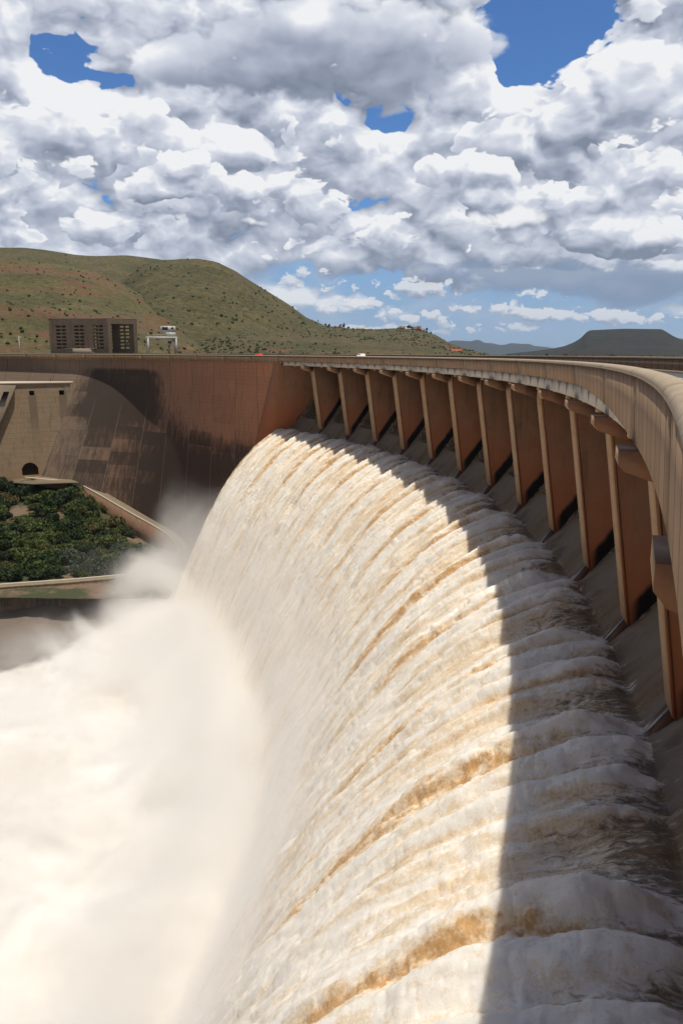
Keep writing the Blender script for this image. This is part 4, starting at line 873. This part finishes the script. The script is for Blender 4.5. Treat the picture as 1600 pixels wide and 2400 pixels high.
# concrete gantry house on the crest
def azp(px, D): d = ray(px, 800); d = d / math.hypot(d[0], d[1]); return np.array([d[0] * D, d[1] * D])
def dR(px, R_):
    d = ray(px, 800); u_ = d[:2] / math.hypot(d[0], d[1]); c_ = np.array([CX, CY]); b_ = u_ @ c_; return float(b_ + math.sqrt(b_ * b_ - c_ @ c_ + R_ * R_))
D0_ = dR(250.6, 336.5); c0, cL, cR = azp(250.6, D0_), azp(113.6, D0_ * 1.052), azp(318, D0_ * 1.01); zt = 15.6 * D0_ / 395; zb_ = -2.
bh = empty('gantry_house', (float(c0[0]), float(c0[1]), zb_)); tag(bh, 'open concrete crane house with louvred windows standing on the dam crest', 'building'); hoff = Vector(bh.location)
def hchild(o): o.parent = bh; o.matrix_parent_inverse = Matrix.Translation(-hoff); return o
def plane_pt(A_, B_):
    L = np.linalg.norm(B_ - A_); t = (B_ - A_) / L; nn = np.array([-t[1], t[0]])
    return (lambda s, z, back: np.array([*(A_ + t * s + nn * back), z])), L
ptL, LL = plane_pt(cL, c0); ptR, LR = plane_pt(c0, cR)
zf = lambda yy: zt - (yy - 150) * (zt + 1.) / 265.
opsL = []
for bx0, bx1 in ((460, 545), (615, 697), (772, 855)):
    for k in range(2):
        a = bx0 + (bx1 - bx0) * (.0 if k == 0 else .54); b_ = bx0 + (bx1 - bx0) * (.46 if k == 0 else 1.)
        for row in range(7): y0 = 196 + row * 26.5; opsL.append(((a - 405) / 488 * LL, (b_ - 405) / 488 * LL, zf(y0 + 15), zf(y0)))
hchild(wall_openings('wall', ptL, 0, LL, zb_, zt, opsL, M['bldg'], thick=1.1))
hchild(wall_openings('wall', ptR, 0, LR, zb_, zt, [(LR * .115, LR * .885, zf(402), zf(186))], M['bldg'], thick=1.2))
off = cR - c0; ptB, LB = plane_pt(c0 + off * .985, cL + off * .985)
opsB = []
for k in range(2):
    for row in range(7): y0 = 196 + row * 26.5; opsB.append((4.5 + k * 3.3, 7.2 + k * 3.3, zf(y0 + 13), zf(y0)))
for bay in (15, 25):
    for k in range(2):
        for row in range(7): y0 = 196 + row * 26.5; opsB.append((bay + k * 3.3, bay + 2.7 + k * 3.3, zf(y0 + 13), zf(y0)))
hchild(wall_openings('wall', ptB, .1, LB - .1, zb_, zt - .2, opsB, M['bldg'], thick=-.9))
ptE, LE = plane_pt(cL + off * .98, cL + off * .02); hchild(wall_openings('wall', ptE, 0, LE, zb_, zt - .2, [], M['bldg'], thick=1.))
V = [(*p, z) for z in (zt + .01, zt + .5) for p in (c0 - off * .01, cR + off * .01, cL + off * 1.01, cL - off * .01)]
hchild(mesh('roof', V, [(3, 2, 1, 0), (4, 5, 6, 7)] + [(i, (i + 1) % 4, (i + 1) % 4 + 4, i + 4) for i in range(4)], M['bldg']))
# low shed in front of it
q0, q1 = azp(146, dR(146, 334.5)), azp(216, dR(216, 334.5)); ptS, LS = plane_pt(q0, q1); t_ = (q1 - q0) / LS; ca = (q0 + q1) / 2; ang = math.atan2(t_[1], t_[0])
sh = empty('shed', (float(ca[0]), float(ca[1]), -1.9)); tag(sh, 'long low grey shed in front of the crane house on the crest', 'shed')
mb = MB(); mb.box((0, 0, 2.0), (LS, 3.5, 4.0)); w_ = mb.build('wall', plain('shed_wall', (.33, .27, .22)), sh); mb = MB(); mb.box((0, 0, 4.12), (LS + .6, 4.2, .22)); mb.build('roof', plain('shed_roof', (.42, .38, .33)), sh)
mb = MB(); mb.box((-LS * .36, -1.79, 2.6), (.9, .08, 1.3)); mb.build('window', M['glass'], sh); sh.rotation_euler = (0, 0, ang)
# gantry crane
gc = azp(375, dR(375, 336)); cr_ = empty('gantry_crane', (float(gc[0]), float(gc[1]), -1.8)); cr_.rotation_euler = (0, 0, math.radians(18)); tag(cr_, 'pale steel gantry crane with a cab on rails along the dam crest', 'crane')
def cb(name, *bx, mat='gantry'):
    mb = MB()
    for (c, s) in bx: mb.box(c, s)
    return mb.build(name, M[mat], cr_)
for lx_ in (-6.6, 6.6):
    for ly in (-3, 3): cb('leg', ((lx_, ly, 4.6), (.75, .8, 9.2)))
cb('beam', ((0, -3, 9.0), (14.4, .8, 1.1))); cb('beam', ((0, 3, 9.0), (14.4, .8, 1.1))); cb('end_beam', ((-6.6, 0, 9.0), (.7, 5.2, .9)), ((6.6, 0, 9.0), (.7, 5.2, .9)))
cb('handrail', ((0, -3.3, 10.5), (14, .08, .08)), *[((x, -3.3, 10.0), (.08, .08, 1.0)) for x in np.arange(-6.8, 7, 1.6)])
cb('trolley', ((4.2, 0, 10.6), (4.6, 5, 2.0))); hs = cb('machine_house', ((3.2, 0, 13.1), (6.6, 5, 2.9))); mb = MB(); mb.box((1.6, -2.54, 13.4), (2.6, .1, 1.5)); mb.box((5.0, -2.54, 13.6), (1.2, .1, .8)); mb.build('window', M['glass'], hs)
cb('tower', ((5.6, 0, 9.8), (1.4, 2, 5)));
cab = cb('cab', ((3.5, -1.5, 6.6), (2.0, 2.2, 2.2))); mb = MB(); mb.box((3.5, -2.66, 6.9), (1.5, .1, 1.0)); mb.build('window', M['glass'], cab); cb('hoist_cable', ((3.4, 0, 3.2), (.9, .7, 5.5)), mat='steel')
# lamp post, cars, person
lp = azp(41, dR(41, 332.6)); e = empty('lamp_post', (float(lp[0]), float(lp[1]), -1.6)); tag(e, 'thin white lamp post at the left end of the crest', 'lamp post')
mb = MB(); mb.box((0, 0, 5), (.22, .22, 10)); mb.build('post', M['whitep'], e); mb = MB(); mb.box((.5, 0, 10.0), (1.2, .3, .15)); mb.build('lamp_head', M['whitep'], e)
def car(j, R, mat, label, h_=1.5, van=False):
    a = PH0 + DPH * j; x, y = pol(j, R); e = empty('car', (float(x), float(y), -1.6)); e.rotation_euler = (0, 0, -a + 0.); tag(e, label, 'car', 'vehicles on the crest road')
    L, w = 4.5, 1.8; pr = [(-L / 2, .35), (-L / 2, .85), (-L * .28, .95), (-L * .14, h_), (L * .30, h_), (L * .42, .95), (L / 2, .85), (L / 2, .35)]
    V = [(x_, s * w / 2 * (1 if z_ < 1 else .85), z_) for s in (-1, 1) for (x_, z_) in pr]; k = len(pr)
    mesh('body', V, [tuple(range(k)), tuple(range(2 * k - 1, k - 1, -1))] + [(i, i + k, (i + 1) % k + k, (i + 1) % k) for i in range(k)], mat, e)
    for s in (-1, 1):
        mb = MB(); mb.add([(-L * .22, s * (w / 2 - .02), .98), (L * .34, s * (w / 2 - .02), .98), (L * .27, s * (w / 2 - .11), h_ - .08), (-L * .13, s * (w / 2 - .11), h_ - .08)], [(0, 1, 2, 3)]); mb.build('window', M['glass'], e)
        for xx_ in (-1.4, 1.4):
            V = [(xx_ + .33 * math.cos(t), s * (w / 2 - .1 + q), .33 + .33 * math.sin(t)) for q in (0, .12) for t in np.linspace(0, 6.283, 13)[:-1]]
            mesh('wheel', V, [tuple(range(12)), tuple(range(12, 24))] + [(i, (i + 1) % 12, (i + 1) % 12 + 12, i + 12) for i in range(12)], M['tyre'], e)
car(1.75, 326.2, M['whitep'], 'white car whose roof shows over the crest parapet above the spillway', 1.75); car(-2.0, 326.2, M['redp'], 'red car whose roof shows over the crest parapet left of the spillway', 1.6)
def person(loc, rz, label):
    J = {'pel': (0, 0, .92), 'che': (0, .02, 1.30), 'nec': (0, .02, 1.46), 'hd0': (0, .04, 1.56), 'hd1': (0, .04, 1.70), 'lh': (.10, 0, .88), 'lk': (.12, .03, .50), 'lf': (.13, 0, .08), 'lt': (.14, .16, .04), 'rh': (-.10, 0, .88), 'rk': (-.12, .05, .50), 'rf': (-.13, 0, .08), 'rt': (-.14, .16, .04),
         'ls': (.19, .02, 1.40), 'le': (.26, .0, 1.14), 'lw': (.24, .10, .90), 'rs': (-.19, .02, 1.40), 're': (-.26, .0, 1.14), 'rw': (-.24, .10, .90)}
    Ed = [('pel', 'che'), ('che', 'nec'), ('nec', 'hd0'), ('hd0', 'hd1'), ('pel', 'lh'), ('lh', 'lk'), ('lk', 'lf'), ('lf', 'lt'), ('pel', 'rh'), ('rh', 'rk'), ('rk', 'rf'), ('rf', 'rt'), ('che', 'ls'), ('ls', 'le'), ('le', 'lw'), ('che', 'rs'), ('rs', 're'), ('re', 'rw')]
    Rd = dict(pel=.14, che=.15, nec=.06, hd0=.09, hd1=.085, lh=.10, lk=.065, lf=.045, lt=.035, rh=.10, rk=.065, rf=.045, rt=.035, ls=.06, le=.045, lw=.035, rs=.06, re=.045, rw=.035)
    ks = list(J); me = bpy.data.meshes.new('person'); me.from_pydata([J[k] for k in ks], [(ks.index(a), ks.index(b)) for a, b in Ed], []); o = link(bpy.data.objects.new('person', me)); md = o.modifiers.new('skin', 'SKIN')
    for i, k in enumerate(ks): me.skin_vertices[0].data[i].radius = (Rd[k], Rd[k]); me.skin_vertices[0].data[i].use_root = k == 'pel'
    o.modifiers.new('sub', 'SUBSURF').levels = 1; me.materials.append(M['cloth']); o.location = loc; o.rotation_euler = (0, 0, rz); tag(o, label, 'person'); return o
q = on_plane(117, 904); sq, _ = sz(117, 904); person(tuple(BPt(sq, ztop + .9, 0.3)), 3.0, 'person in dark clothes standing on the ledge of the tan block')
# haze
HZ = True
if HZ:
    vm = bpy.data.materials.new('haze'); vm.use_nodes = True; n = NT(vm.node_tree); n.n.remove(n.n['Principled BSDF']); pv = n.new('ShaderNodeVolumePrincipled'); n.l.new(pv.outputs[0], n.n['Material Output'].inputs['Volume'])
    pv.inputs['Color'].default_value = (.50, .72, 1., 1); pv.inputs['Density'].default_value = 1.7e-5; pv.inputs['Anisotropy'].default_value = 0.
    o = box('haze', (0, 15000, 175.5), (90000, 70000, 549), None); o.data.materials.append(vm); tag(o, kind='stuff', label='thin blue air over the far land')
